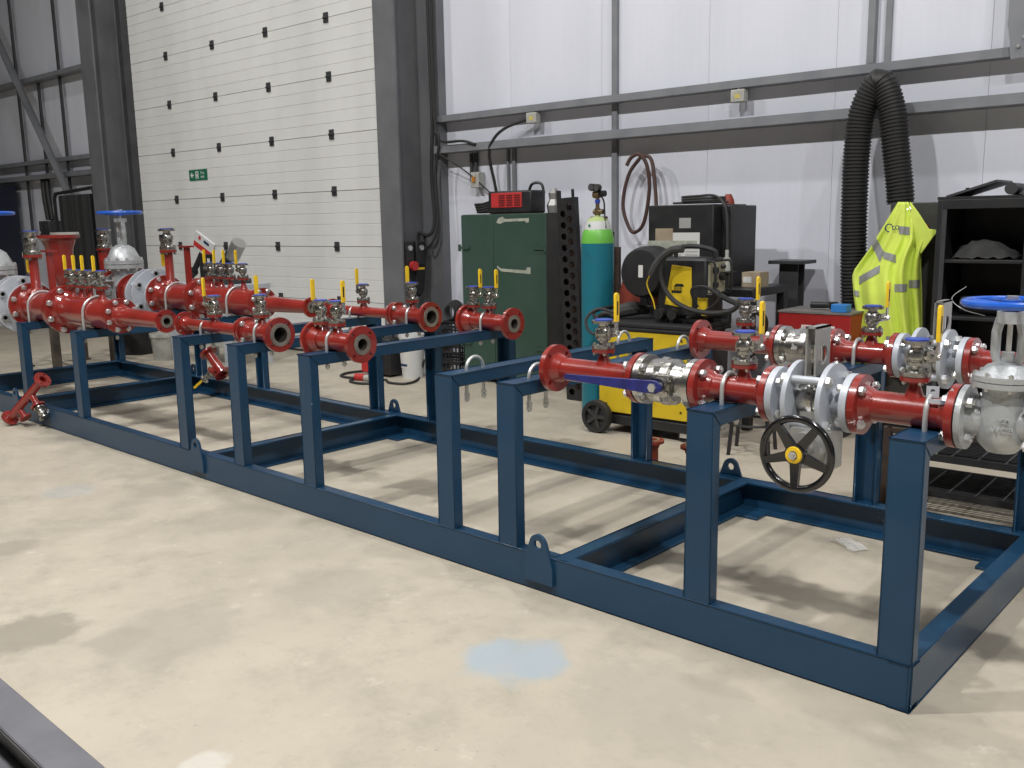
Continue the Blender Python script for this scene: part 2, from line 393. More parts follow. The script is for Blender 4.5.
# exit sign on the door
u, z = onv(198.5, 175, -.1)
es = bthing('exit_sign', 'green fire exit sign with white arrow on the white sectional door', 'sign', u, -.1-.004, z)
mb = MB(); mb.box(-.2, .2, -.003, .003, -.065, .065); build(mb, 'sign_plate', SGREEN, es)
VF = Matrix(((1, 0, 0, 0), (0, 0, -1, 0), (0, 1, 0, 0), (0, 0, 0, 1)))           # xy drawing -> facing the room (-v)
mb = MB(); mb.prism([(-.17, 0), (-.135, .035), (-.12, .02), (-.135, .008), (-.09, .008), (-.09, -.008), (-.135, -.008), (-.12, -.02), (-.135, -.035)], .0035, .0045, VF); build(mb, 'arrow_print', PWHITE, es)
mb = MB(); mb.prism([(-.055, -.045), (.01, -.045), (.01, .045), (-.055, .045)], .0035, .0042, VF, [[(-.042, -.045+.004), (-.002, -.041), (-.002, .036), (-.042, .036)]])
mb.prism([(-.035, -.03), (-.027, -.03), (-.02, -.01), (-.013, -.03), (-.006, -.03), (-.012, .015), (-.03, .015)], .0035, .0045, VF); mb.cyl(.007, .0035, .0045, VF @ T(-.021, .025, 0), 10); build(mb, 'pictogram_print', PWHITE, es)
for s_, zz in (('Fire', .022), ('exit', -.022)):
    t = link_mesh(text_mesh(s_, .052, PWHITE), 'lettering', es, (.1, -.0045, zz), (PI/2, 0, 0))
# lamps
for (u, v, pw) in LAMPS:
    t = bthing('high_bay_lamp', 'round high bay lamp hanging from the ceiling on a rod', 'lamp', u, v, LAMP_Z, 'high bay lamps under the ceiling')
    mb = MB(); mb.lathe([(.235, -.05), (.24, -.05), (.12, .18), (.1, .3), (0, .3)], ID, 24); build(mb, 'reflector', DGREY, t)
    mb = MB(); mb.cyl(.2, -.05, -.045); build(mb, 'diffuser', LAMPG, t)
    mb = MB(); mb.cyl(.012, .3, HT-LAMP_Z, ID, 8); build(mb, 'rod', DGREY, t)

# ================================================================== THE SKID
Wd, H1, H2, PWD = 1.465, .8047, .744, .0974
XL = -8.115; BH = .15; FL = .062; TW = .008
PORT = [('A', 0.), ('B', -.6565), ('C', -1.5174), ('D', -1.8699), ('E', -2.845), ('F', -3.4906), ('G', -4.081), ('H', -5.4996), ('I', -6.4537), ('J', -8.0)]
skid = thing('pipe_skid', 'long blue steel skid frame with ten portal supports on the concrete floor', 'skid', (-4, Wd/2, 0), world=True)
def channel(a, f, t): # web on y=0, flanges to +y, width a along x
    return [(0, 0), (a, 0), (a, f), (a-t, f), (a-t, t), (t, t), (t, f), (0, f)]
def cprism(mb, prof, fn0, fn1):
    """prof points (p,q); fn -> 3d point at each end"""
    n = len(prof); vs = [fn0(*p) for p in prof]+[fn1(*p) for p in prof]
    fs = [(i, (i+1) % n, (i+1) % n+n, i+n) for i in range(n)]
    tri = geometry.tessellate_polygon([[Vector((p[0], p[1], 0)) for p in prof]])
    for t_ in tri: fs.append(tuple(t_)); fs.append(tuple(i+n for i in reversed(t_)))
    mb.add(vs, fs); return mb
cb = channel(BH, FL, TW)
def beam(name, fn0, fn1): return build(cprism(MB(), cb, fn0, fn1), name, BLUE, skid, bevel=.003)
z0 = .004
beam('side_beam', lambda p, q: (XL, q, z0+p*.973), lambda p, q: (0, q, z0+p*.973))
beam('side_beam', lambda p, q: (XL, Wd-q, z0+p*.973), lambda p, q: (0, Wd-q, z0+p*.973))
beam('end_beam', lambda p, q: (-q, .001, z0+p*.9735), lambda p, q: (-q, Wd-.001, z0+p*.9735))
beam('end_beam', lambda p, q: (XL+q, .001, z0+p*.9735), lambda p, q: (XL+q, Wd-.001, z0+p*.9735))
for xc in (-1.335, -3.94, -6.69):
    beam('cross_beam', lambda p, q: (xc+q, TW, z0+p*.972), lambda p, q: (xc+q, Wd-TW, z0+p*.972))
    for yy in (.0, Wd-.17):
        mb = MB(); mb.box(xc-.06, xc+.17, yy+.01, yy+.16, .0, .014); build(mb, 'foot_plate', BLUE, skid, bevel=.002)
mb = MB(); mb.box(-.2, -.01, Wd-.16, Wd-.01, 0, .014); build(mb, 'foot_plate', BLUE, skid, bevel=.002)
mb = MB(); mb.box(-.2, -.01, .01, .16, 0, .014); build(mb, 'foot_plate', BLUE, skid, bevel=.002)
# lifting lugs
lugp = [(-.072, 0), (.072, 0), (.072, .075)] + [(.042*math.cos(a), .153+.042*math.sin(a)) for a in [i*PI/12 for i in range(1, 12)]] + [(-.072, .075)]
for xc in (-1.40, -3.985, -6.70):
    for yy in (-.014, Wd):
        mb = MB(); mb.prism(lugp, 0, .014, Matrix(((1, 0, 0, xc), (0, 0, 1, yy), (0, 1, 0, .04), (0, 0, 0, 1))), [circ(.018, 16, 0, .153)])
        build(mb, 'lifting_lug', BLUE, skid, bevel=.002)
def ubolt(x, y, h, r, rod=.0065, drop=0.):
    hh = h; h = h-drop
    pts = [(x, y-r, h-.085)] + [(x, y-r, h-.03+(r+.03)*k/3) for k in range(1, 4)] + [(x, y-r*math.cos(PI*k/14), h+r+r*math.sin(PI*k/14)) for k in range(1, 14)] + [(x, y+r, h-.03+(r+.03)*k/3) for k in (3, 2, 1)] + [(x, y+r, h-.085)]
    mb = MB(); mb.tube(pts, rod, 10)
    for s in (-1, 1):
        mb.hexn(.012, h-.03 if not drop else h-.06, h-.018 if not drop else h-.048, T(x, y+s*r, 0)); mb.hexn(.012, h-.078, h-.064, T(x, y+s*r, 0))
    build(mb, 'u_bolt', GALV, skid)
YF, YR = .19, 1.275
pc = channel(PWD, .05, .007)
for n_, X in PORT:
    H = H2 if n_ in 'HIJ' else H1; x0 = X-PWD
    build(cprism(MB(), pc, lambda p, q: (x0+p, q, BH), lambda p, q: (x0+p, q, H-q)), 'front_post', BLUE, skid, bevel=.003)
    build(cprism(MB(), pc, lambda p, q: (x0+p, Wd-q, BH), lambda p, q: (x0+p, Wd-q, H-q)), 'rear_post', BLUE, skid, bevel=.003)
    build(cprism(MB(), pc, lambda p, q: (x0+p, q, H-q), lambda p, q: (x0+p, Wd-q, H-q)), 'top_bar', BLUE, skid, bevel=.003)
    r = .112 if n_ in 'HIJ' else (.036 if n_ == 'G' else .051)
    for y in (YF, YR): ubolt(X-PWD/2, y, H, r, .009 if r > .1 else .0075, .048 if n_ in 'CD' else 0.)

# ================================================================== PIPEWORK
ZA = .8520
CACHE = {}
def cached(key, fn):
    if key not in CACHE: CACHE[key] = fn()
    return CACHE[key]
def stud(L, r, round_head=False):
    def f():
        mb = MB(); mb.cyl(r, -L/2, L/2, AXX, 8)
        e = L/2-r*1.5
        for s in (-1, 1):
            if round_head and s == 1: mb.lathe([(0, e-r*1.2), (r*2, e-r*1.2), (r*2.1, e), (r*1.6, e+r*1.1), (0, e+r*1.5)], AXX, 10)
            else: mb.hexn(r*1.85, s*e-r*.8, s*e+r*.8, AXX)
        return mesh(mb, 'stud_bolt', ZINC)
    return cached(('stud', round(L, 4), r, round_head), f)
def bolts(fl, x, y, z, R, n, L, r, ph=None, rh=False):
    ph = PI/n if ph is None else ph; rl = WORLD[rootof(fl).name]
    for k in range(n):
        a = ph+2*PI*k/n; link_mesh(stud(L, r, rh), 'stud_bolt', fl, Vector((x, y+R*math.cos(a), z+R*math.sin(a)))-rl)
def flange(run, x, y, R, th, bore, mat_, n, d, name='flange', neck=None, ang=30, rbolt=None, z=ZA):
    """ring plate from x-th/2 to x+th/2 with bolt holes; neck=(side,len,r) welds it to its pipe"""
    rb = rbolt or R*.79; ph = PI/n
    holes = [circ(bore, 24)] + [circ(d/2, 8, rb*math.cos(ph+2*PI*k/n), rb*math.sin(ph+2*PI*k/n)) for k in range(n)]
    mb = MB(); mb.prism(circ(R, 40), -th/2, th/2, T(x, y, z) @ AXX, holes)
    if neck:
        s, ln, r1, r2 = neck
        M = T(x, y, z) @ AXX
        pr = [(r1, s*th/2), (r1*.93, s*(th/2+ln*.35)), (r2*1.01, s*(th/2+ln))]
        if s < 0: pr = pr[::-1]
        mb.lathe(pr, M, 28)
    return build(mb, name, mat_, run, ang=ang)
def pipe(run, x0, x1, y, r, r2=None, mat_=RED, name='pipe', wall=.006, z=ZA):
    r2 = r if r2 is None else r2
    mb = MB(); mb.lathe([(r-wall, x0), (r, x0), (r2, x1), (r2-wall, x1)], T(0, y, z) @ AXX, 32, loop=True); return build(mb, name, mat_, run)
def liner(run, x0, x1, y, r, z=ZA):
    mb = MB(); mb.lathe([(r, x1), (r, x0), (0, x0)], T(0, y, z) @ AXX, 24); return build(mb, 'bore', BORE, run)
def rface(run, x, y, ro, ri, th=.004, z=ZA):
    mb = MB(); mb.lathe([(ri, 0), (ro, 0), (ro, th), (ri, th)], T(x, y, z) @ AXX, 32, loop=True); return build(mb, 'raised_face', RFACE, run)
def gasket(run, x, y, r, th=.005, z=ZA):
    mb = MB(); mb.lathe([(.02, 0), (r, 0), (r, th), (.02, th)], T(x-th/2, y, z) @ AXX, 28, loop=True); return build(mb, 'gasket', GASK, run)

# ---- small flanged ball valve standing on a branch
def valve_meshes():
    mb = MB()
    mb.cyl(.043, .002, .014, ID, 20)
    mb.lathe([(.02, .014), (.017, .02), (.018, .028), (.026, .032), (.026, .042), (.022, .044), (.022, .048), (.029, .052), (.03, .068), (.023, .08), (.018, .086), (.019, .096)], ID, 16)
    mb.box(-.024, .024, -.02, .02, .05, .07)
    mb.cyl(.043, .096, .107, ID, 20)
    for k in range(4):
        a = PI/4+k*PI/2; mb.cyl(.0045, -.024, .024, T(.033*math.cos(a), .033*math.sin(a), 0), 6); mb.hexn(.008, .014, .021, T(.033*math.cos(a), .033*math.sin(a), 0)); mb.hexn(.008, -.021, -.013, T(.033*math.cos(a), .033*math.sin(a), 0))
    for sx in (-1, 1): mb.cyl(.004, .04, .074, T(.024*sx, .012, 0), 6); mb.cyl(.004, .04, .074, T(.024*sx, -.012, 0), 6)
    body = mesh(mb, 'valve_body', STEEL)
    mb = MB(); mb.cyl(.016, .02, .042, T(0, 0, .062) @ AXX, 10); mb.cyl(.008, .04, .066, T(0, 0, .062) @ AXX, 8); mb.box(.036, .044, -.022, .022, .046, .078); mb.box(.056, .061, -.009, .009, .05, .125); mb.hexn(.011, .061, .068, T(0, 0, .062) @ AXX)
    stem = mesh(mb, 'stem', STEEL)
    mb = MB(); mb.prism([(-.010, 0), (.010, 0), (.011, .095)] + [(.011*math.cos(a), .095+.011*math.sin(a)) for a in (PI/4, PI/2, 3*PI/4)] + [(-.011, .095)], .054, .064, Matrix(((0, 0, 1, 0), (1, 0, 0, 0), (0, 1, 0, .105), (0, 0, 0, 1))))
    lever = mesh(mb, 'lever', YEL)
    mb = MB(); mb.box(.0642, .0645, -.004, .004, .13, .18); prt = mesh(mb, 'lever_print', PBLACK)
    mb = MB(); mb.cyl(.034, .107, .111, ID, 20); cap = mesh(mb, 'end_cap', BCAP)
    return body, stem, lever, prt, cap
VM = valve_meshes()
def branch(h, s, rt_=.0165):
    def f():
        mb = MB(); mb.lathe([(rt_*1.9, -h-.012), (rt_*1.35, -h+.012), (rt_, -h+.03), (rt_, -.02), (rt_*1.4, -.0125)], ID, 16)
        mb.prism(circ(.043*s, 24), -.0125*s, 0, ID, [circ(.008, 10)]); return mesh(mb, 'branch', RED)
    return cached(('br', h, s), f)
def branch_valve(run, x, y, zt, h, side=1, s=1., down=False, ang=0., tilt=0., mark=True, rt_=.0165, cap=True):
    """zt pipe top, h branch height, lever on +x (side 1) or -x"""
    d = WORLD[rootof(run).name]; base = Vector((x, y, zt+h))-d
    link_mesh(branch(h, s, rt_), 'branch', run, base)
    vb = link_mesh(VM[0], 'valve_body', run, base, (0, 0, (PI if side < 0 else 0)+ang)); vb.scale = (s, s, s)
    st = link_mesh(VM[1], 'stem', vb); lv = link_mesh(VM[2], 'lever', vb)
    if down:
        for q in (lv, st): q.rotation_euler = (PI, 0, 0); q.location = (0, 0, .124)
    elif mark: link_mesh(VM[3], 'lever_print', vb)
    if cap: link_mesh(VM[4], 'end_cap', vb)
    return vb
# ---- hand wheel, drawn round local z
def handwheel(mbr, R, rr, nsp, hub, M, drop=.0, sp=.012):
    mbr.add(*torus(R-rr, rr, 36, 10), M)
    for k in range(nsp):
        a = 2*PI*k/nsp+.4; p0 = Vector((hub*.8*math.cos(a), hub*.8*math.sin(a), -drop)); p1 = Vector(((R-rr)*math.cos(a), (R-rr)*math.sin(a), 0))
        pts = [M @ p0.lerp(p1, t) for t in (0, .5, 1)]; mbr.tube(pts, sp, 8)
    mbr.cyl(hub, -drop-.012, -drop+.016, M, 18)
def torus(R, r, n, k):
    vs = [((R+r*math.cos(2*PI*j/k))*math.cos(2*PI*i/n), (R+r*math.cos(2*PI*j/k))*math.sin(2*PI*i/n), r*math.sin(2*PI*j/k)) for i in range(n) for j in range(k)]
    fs = [(i*k+j, ((i+1) % n)*k+j, ((i+1) % n)*k+(j+1) % k, i*k+(j+1) % k) for i in range(n) for j in range(k)]
    return vs, fs
def gate_valve(run, x, y, ff, fr, rb, zb, rbon, zy, zw, rw, dome, nb, text=False):
    """body + bonnet + yoke + wheel; sub-parts hang on the body"""
    M = T(x, y, ZA); MX = M @ AXX
    th = fr*.17
    mb = MB()
    for s in (-1, 1):
        mb.cyl(fr, s*(ff/2)-th/2*(1+s), s*(ff/2)+th/2*(1-s), MX, 36)
        a, b_ = s*(ff/2-th), s*rb*.35
        mb.cyl(rb*.74, min(a, b_), max(a, b_), MX, 28)
    mb.lathe([(0, -rb*1.32), (rb*.55, -rb*1.26), (rb*.9, -rb*.9), (rb*1.0, -rb*.35), (rb*.98, rb*.3), (rb*.84, zb*.62), (rb*.84, zb*.8), (rbon, zb*.86), (rbon, zb*.99), (0, zb*.99)], M, 32)
    body = build(mb, 'gate_valve_body', SILV, run)
    mb = MB(); bt = zb*1.01
    mb.lathe([(0, bt), (rbon, bt), (rbon, bt+zb*.13), (rbon*.86, bt+zb*.13), (rbon*.82, bt+dome*.35), (rbon*.6, bt+dome*.8), (rbon*.3, bt+dome), (0, bt+dome)], M, 32)
    bon = build(mb, 'bonnet', SILV, body)
    mb = MB(); yw = rw*.26; z1 = bt+dome*.85
    for s in (-1, 1):
        pts = [M @ Vector((s*yw*.7, 0, z1)), M @ Vector((s*yw, 0, z1+(zy-z1)*.25)), M @ Vector((s*yw, 0, z1+(zy-z1)*.7)), M @ Vector((s*yw*.75, 0, zy))]
        mb.tube(pts, rw*.1, 10)
    mb.cyl(yw*1.05, zy-.012, zy+.02, M, 18); mb.cyl(rw*.13, z1-.02, z1+(zy-z1)*.28, M, 12)
    build(mb, 'yoke', SILV, body)
    mb = MB(); mb.cyl(rw*.055, z1, zw+rw*.12, M, 10); mb.hexn(rw*.13, zw+.008, zw+rw*.15, M); build(mb, 'stem', ZINC, body)
    mb = MB(); handwheel(mb, rw, rw*.085, 5, rw*.2, M @ T(0, 0, zw), rw*.06, rw*.055); build(mb, 'handwheel', BWHEEL, body)
    for k in range(nb):
        a = 2*PI*(k+.5)/nb; mb = MB(); mb.hexn(rbon*.085, bt+zb*.12, bt+zb*.2, M @ T(rbon*.9*math.cos(a), rbon*.9*math.sin(a), 0)); mb.hexn(rbon*.085, zb*.79, zb*.86, M @ T(rbon*.9*math.cos(a), rbon*.9*math.sin(a), 0)); mb.cyl(rbon*.05, zb*.78, bt+zb*.22, M @ T(rbon*.9*math.cos(a), rbon*.9*math.sin(a), 0), 6); build(mb, 'bonnet_bolt', ZINC, body)
    if text:
        for s_, dz, sz in (('150', .012, .021), ('WCB', -.013, .023)):
            t = link_mesh(text_mesh(s_, sz, SILV, .0025, 1.15), 'cast_lettering', body, Vector((x+(rb+.002)*math.sin(.22), y-(rb+.002)*math.cos(.22), ZA+dz))-WORLD[rootof(run).name], (PI/2, 0, .22))
    return body
def disc_valve(run, x, y, fx, fr, dx, dr, rn, nrod, bracket=None, rodr=.013, off=0.):
    """two big plates tied by rods round a round valve body, small end flanges"""
    MX = T(x, y, ZA) @ AXX; mb = MB()
    mb.lathe([(rn, -dx), (rn, -dx*.6), (rn*1.12, -dx*.58), (rn*1.12, -dx*.2), (rn*1.3, -dx*.18), (rn*1.3, dx*.18), (rn*1.12, dx*.2), (rn*1.12, dx*.58), (rn, dx*.6), (rn, dx)], MX, 28)
    body = build(mb, 'block_valve_body', STEEL, run)
    for s in (-1, 1):
        mb = MB(); mb.prism(circ(dr, 44), s*dx-.008, s*dx+.008, MX, [circ(rn*.9, 24)]); build(mb, 'tie_plate', PALE, body)
        a, b_ = s*dx, s*(fx-.01); mb = MB(); mb.cyl(rn*.95, min(a, b_), max(a, b_), MX, 24); mb.cyl(fr, s*fx-.011, s*fx+.011, MX, 36); build(mb, 'end_flange', PALE, body)
    for k in range(nrod):
        a = 2*PI*(k+.5)/nrod; R = dr*.82; M2 = MX @ T(R*math.cos(a), R*math.sin(a), 0)
        mb = MB(); mb.cyl(rodr, -dx, dx, M2, 12); build(mb, 'tie_rod', PALE, body)
        for s in (-1, 1):
            mb = MB(); c0 = s*(dx+.008); c1 = s*(dx+.008+rodr*1.1); mb.hexn(rodr*1.5, min(c0, c1), max(c0, c1), M2); mb.cyl(rodr*.8, min(c1, s*(dx+.03)), max(c1, s*(dx+.03)), M2, 8); build(mb, 'tie_nut', ZINC, body)
    if bracket:
        bx, by, bz, sy, sz, hr = bracket
        mb = MB()
        for s in (-1, 1):
            mb.prism([(-sy/2, -sz/2), (sy/2, -sz/2), (sy/2, sz/2), (-sy/2, sz/2)], bx+s*.015-.003, bx+s*.015+.003, T(0, by, bz) @ AXX, [circ(hr, 24, 0, -.01)])
        mb.box(bx-.018, bx+.018, by-sy/2, by+sy/2, bz+sz/2-.006, bz+sz/2); mb.box(bx-.018, bx+.018, by-sy/2, by+sy/2, bz-sz/2, bz-sz/2+.006)
        build(mb, 'stem_bracket', ALU, body)
        mb = MB(); mb.cyl(.014, ZA+rn, bz+.03, T(bx, by, 0), 12); build(mb, 'stem', BRIGHT, body)
    return body

# ---- the two three-inch trains at the near end
def near_train(y, front):
    lab = 'red pipe run with navy lever ball valve and black spoked handwheel on the skid' if front else 'red pipe run with flanged valves on the skid side next to the yellow welder'
    run = thing('pipe_run', lab, 'pipework', (-.66, y, H1), group='pipe runs on the skid', world=True)
    R, b_, th = .0925, .042, .022; r = .0445
    N = lambda s: (s, .035, .062, r)
    fl = flange(run, -1.467, y, R, th, b_, RED, 4, .019, neck=N(1)); liner(run, -1.474, -1.3, y, .0365)
    pipe(run, -1.45, -1.09, y, r)
    f1 = flange(run, -1.064, y, R, th, b_, RED, 4, .019, neck=N(-1)); gasket(run, -1.0505, y, R*.93)
    # flanged ball valve
    mb = MB(); MX = T(-.934, y, ZA) @ AXX
    mb.cyl(R*.98, -.114, -.09, MX, 36); mb.cyl(R*.98, .09, .114, MX, 36)
    mb.lathe([(.06, -.09), (.06, -.072), (.078, -.066), (.082, -.02), (.082, .02), (.07, .03), (.066, .075), (.062, .09)], MX, 28)
    mb.cyl(.087, -.034, -.008, MX, 8)
    vb = build(mb, 'ball_valve_body', STEEL, run)
    sd = -1 if front else 1
    MY = T(-.92, y, ZA) @ AXY if sd > 0 else T(-.92, y, ZA) @ Matrix.Rotation(PI, 4, 'Z') @ AXY
    mb = MB(); mb.box(-.036, .036, -.036, .036, .07, .094, MY); mb.cyl(.03, .09, .112, MY, 16)
    for a in (-1, 1):
        for c in (-1, 1): mb.hexn(.009, .094, .103, MY @ T(a*.026, c*.026, 0))
    build(mb, 'mounting_pad', STEEL, vb)
    if front:
        mb = MB(); mb.cyl(.011, .11, .15, MY, 12); mb.hexn(.016, .14, .152, MY); build(mb, 'stem', ZINC, vb)
        mb = MB(); mb.prism([(-1.312, .842), (-1.31, .862)] + [(-1.1, .869), (-.96, .875), (-.91, .876), (-.892, .866), (-.887, .853), (-.892, .84), (-.91, .831), (-.96, .83), (-1.1, .835)], y-.142, y-.132, Matrix(((1, 0, 0, 0), (0, 0, 1, 0), (0, 1, 0, 0), (0, 0, 0, 1)))); build(mb, 'lever', NAVY, vb, bevel=.002)
    f2 = flange(run, -.804, y, R, th, b_, RED, 4, .019, neck=N(1)); gasket(run, -.8175, y, R*.93)
    bolts(f1, -1.057, y, ZA, R*.79, 4, .095, .008); bolts(f2, -.811, y, ZA, R*.79, 4, .095, .008)
    pipe(run, -.78, -.57, y, r)
    f3 = flange(run, -.546, y, R, th, b_, RED, 4, .019, neck=N(-1)); gasket(run, -.5325, y, R*.93)
    dv = disc_valve(run, -.400, y, .121, R, .056, .119, .047, 4, bracket=(-.40 if front else -.375, y, 1.005, .1, .16, .03))
    if front:
        mb = MB(); mb.box(-.43, -.30, y-.11, y-.02, .655, .775); mb.cyl(.055, 0, .06, T(-.365, y-.10, .72) @ Matrix.Rotation(PI/2, 4, 'X'), 20); mb.cyl(.016, 0, .2, T(-.346, y-.06, .729) @ Matrix.Rotation(PI/2, 4, 'X'), 12)
        mb.box(-.42, -.36, y-.07, y+.01, .75, .82)
        build(mb, 'gearbox', ALU, dv)
        MW = T(-.346, -.05, .729) @ Matrix.Rotation(PI/2, 4, 'X')
        mb = MB(); handwheel5(mb, .118, MW); build(mb, 'handwheel', BLACKG, dv)
        mb = MB(); mb.lathe([(.014, .018), (.026, .018), (.024, .024), (.014, .024)], MW, 20, loop=True); build(mb, 'hub_ring', YEL, dv)
        mb = MB(); mb.hexn(.013, .018, .03, MW); mb.cyl(.007, .028, .036, MW, 8); build(mb, 'hub_nut', ZINC, dv)
        mb = MB(); mb.cyl(.006, .0, .045, T(-.295, .06, .66), 10); build(mb, 'drain_pin', BRIGHT, dv)
    f4 = flange(run, -.254, y, R, th, b_, RED, 4, .019, neck=N(1)); gasket(run, -.2675, y, R*.93)
    bolts(f3, -.533, y, ZA, R*.79, 4, .09, .008); bolts(f4, -.267, y, ZA, R*.79, 4, .09, .008)
    pipe(run, -.24, .0, y, .0475)
    f5 = flange(run, .022, y, R, th, b_, RED, 4, .019, neck=N(-1)); gasket(run, .0355, y, R*.93)
    gate_valve(run, .142, y, .208, R, .068, .115, .085, .285, .328, .127, .05, 8, text=front)
    bolts(f5, .037, y, ZA, R*.79, 4, .09, .008)
    f6 = flange(run, .262, y, R, th, b_, RED, 4, .019, neck=N(1)); gasket(run, .2485, y, R*.93); bolts(f6, .249, y, ZA, R*.79, 4, .09, .008)
    pipe(run, .28, .5, y, r); liner(run, .4, .5, y, .038)
    branch_valve(run, -1.235, y, ZA+r, .05, 1); branch_valve(run, -.652, y, ZA+r, .045, 1)
    if front: branch_valve(run, -.1, y, ZA+.0475, .055, 1)
    if front:
        mb = MB(); mb.prism([(0, 0), (.034, 0), (.034, .034), (0, .034)], 0, .003, T(-.06, y-.02, ZA+.047) @ Matrix.Rotation(PI/2, 4, 'X') @ Matrix.Rotation(.3, 4, 'Y'), [circ(.006, 10, .017, .02)]); build(mb, 'tag_plate', PALE, run)
        mb = MB(); mb.prism([(0, 0), (.04, 0), (.07, .04), (.062, .05), (.035, .014), (0, .012)], -.002, .002, T(-.045, y-.046, ZA+.036) @ Matrix.Rotation(PI/2, 4, 'X')); build(mb, 'earth_strap', PALE, run)
    return run
def handwheel5(mb, R, M):
    mb.add(*torus(R-.0115, .0115, 44, 12), M)
    for k in range(5):
        a = 2*PI*k/5+PI/2+PI; c, s = math.cos(a), math.sin(a)
        pts = [(.02, .016), (R-.014, .010), (R-.014, -.010), (.02, -.016)]
        vs = [(x*c-y*s, x*s+y*c) for x, y in pts]; mb.prism(vs, -.004, .012, M)
    mb.cyl(.031, -.012, .018, M, 22)
run_f = near_train(YF, True); run_r = near_train(YR, False)

# ---- two-branch spools on portal E
def spool_e(y, front):
    run = thing('pipe_spool', 'short red reducer spool carrying two small valves, on the skid side away from the wall' if front else 'short red reducer spool carrying two small valves, in front of the green cabinet', 'pipe spool', (-2.9, y, H1), group='spools on the skid', world=True)
    flange(run, -3.05, y, .092, .02, .05, RED, 4, .019, neck=(1, .05, .07, .05)); liner(run, -3.055, -2.95, y, .042)
    pipe(run, -3.0, -2.8, y, .0475); pipe(run, -2.8, -2.7, y, .0475, .036, name='reducer')
    flange(run, -2.688, y, .09, .02, .03, RED, 4, .019, neck=(-1, .03, .05, .038)); rface(run, -2.678, y, .05, .0285); liner(run, -2.76, -2.676, y, .0285)
    branch_valve(run, -2.996, y, ZA+.0475, .045, -1 if front else 1); branch_valve(run, -2.868, y, ZA+.0475, .045, 1)
spool_e(YF, True); spool_e(YR, False)
# ---- two-piece runs on portals F and G
def run_fg(y, front):
    run = thing('pipe_spool', 'two piece red spool widening to an open flange, skid side away from wall' if front else 'two piece red spool widening to an open flange, in front of the grey column', 'pipe spool', (-3.8, y, H1), group='spools on the skid', world=True)
    flange(run, -4.365, y, .072, .018, .028, RED, 4, .016, neck=(1, .04, .045, .031)); liner(run, -4.37, -4.3, y, .026)
    pipe(run, -4.34, -3.74, y, .033)
    fa = flange(run, -3.702, y, .078, .018, .028, RED, 4, .016, neck=(-1, .03, .045, .034)); flange(run, -3.675, y, .078, .018, .028, RED, 4, .016, neck=(1, .04, .06, .046)); gasket(run, -3.6885, y, .07)
    bolts(fa, -3.688, y, ZA, .078*.79, 4, .085, .008, rh=True)
    pipe(run, -3.65, -3.40, y, .0475)
    flange(run, -3.378, y, .0925, .022, .045, RED, 4, .019, neck=(-1, .03, .062, .0475)); rface(run, -3.367, y, .062, .0405); liner(run, -3.5, -3.364, y, .0405)
    branch_valve(run, -4.022, y, ZA+.033, .04, -1, ang=.5 if front else 0.); branch_valve(run, -3.535, y, ZA+.0475, .05, -1, ang=-.25)
run_fg(YF, True); run_fg(YR, False)
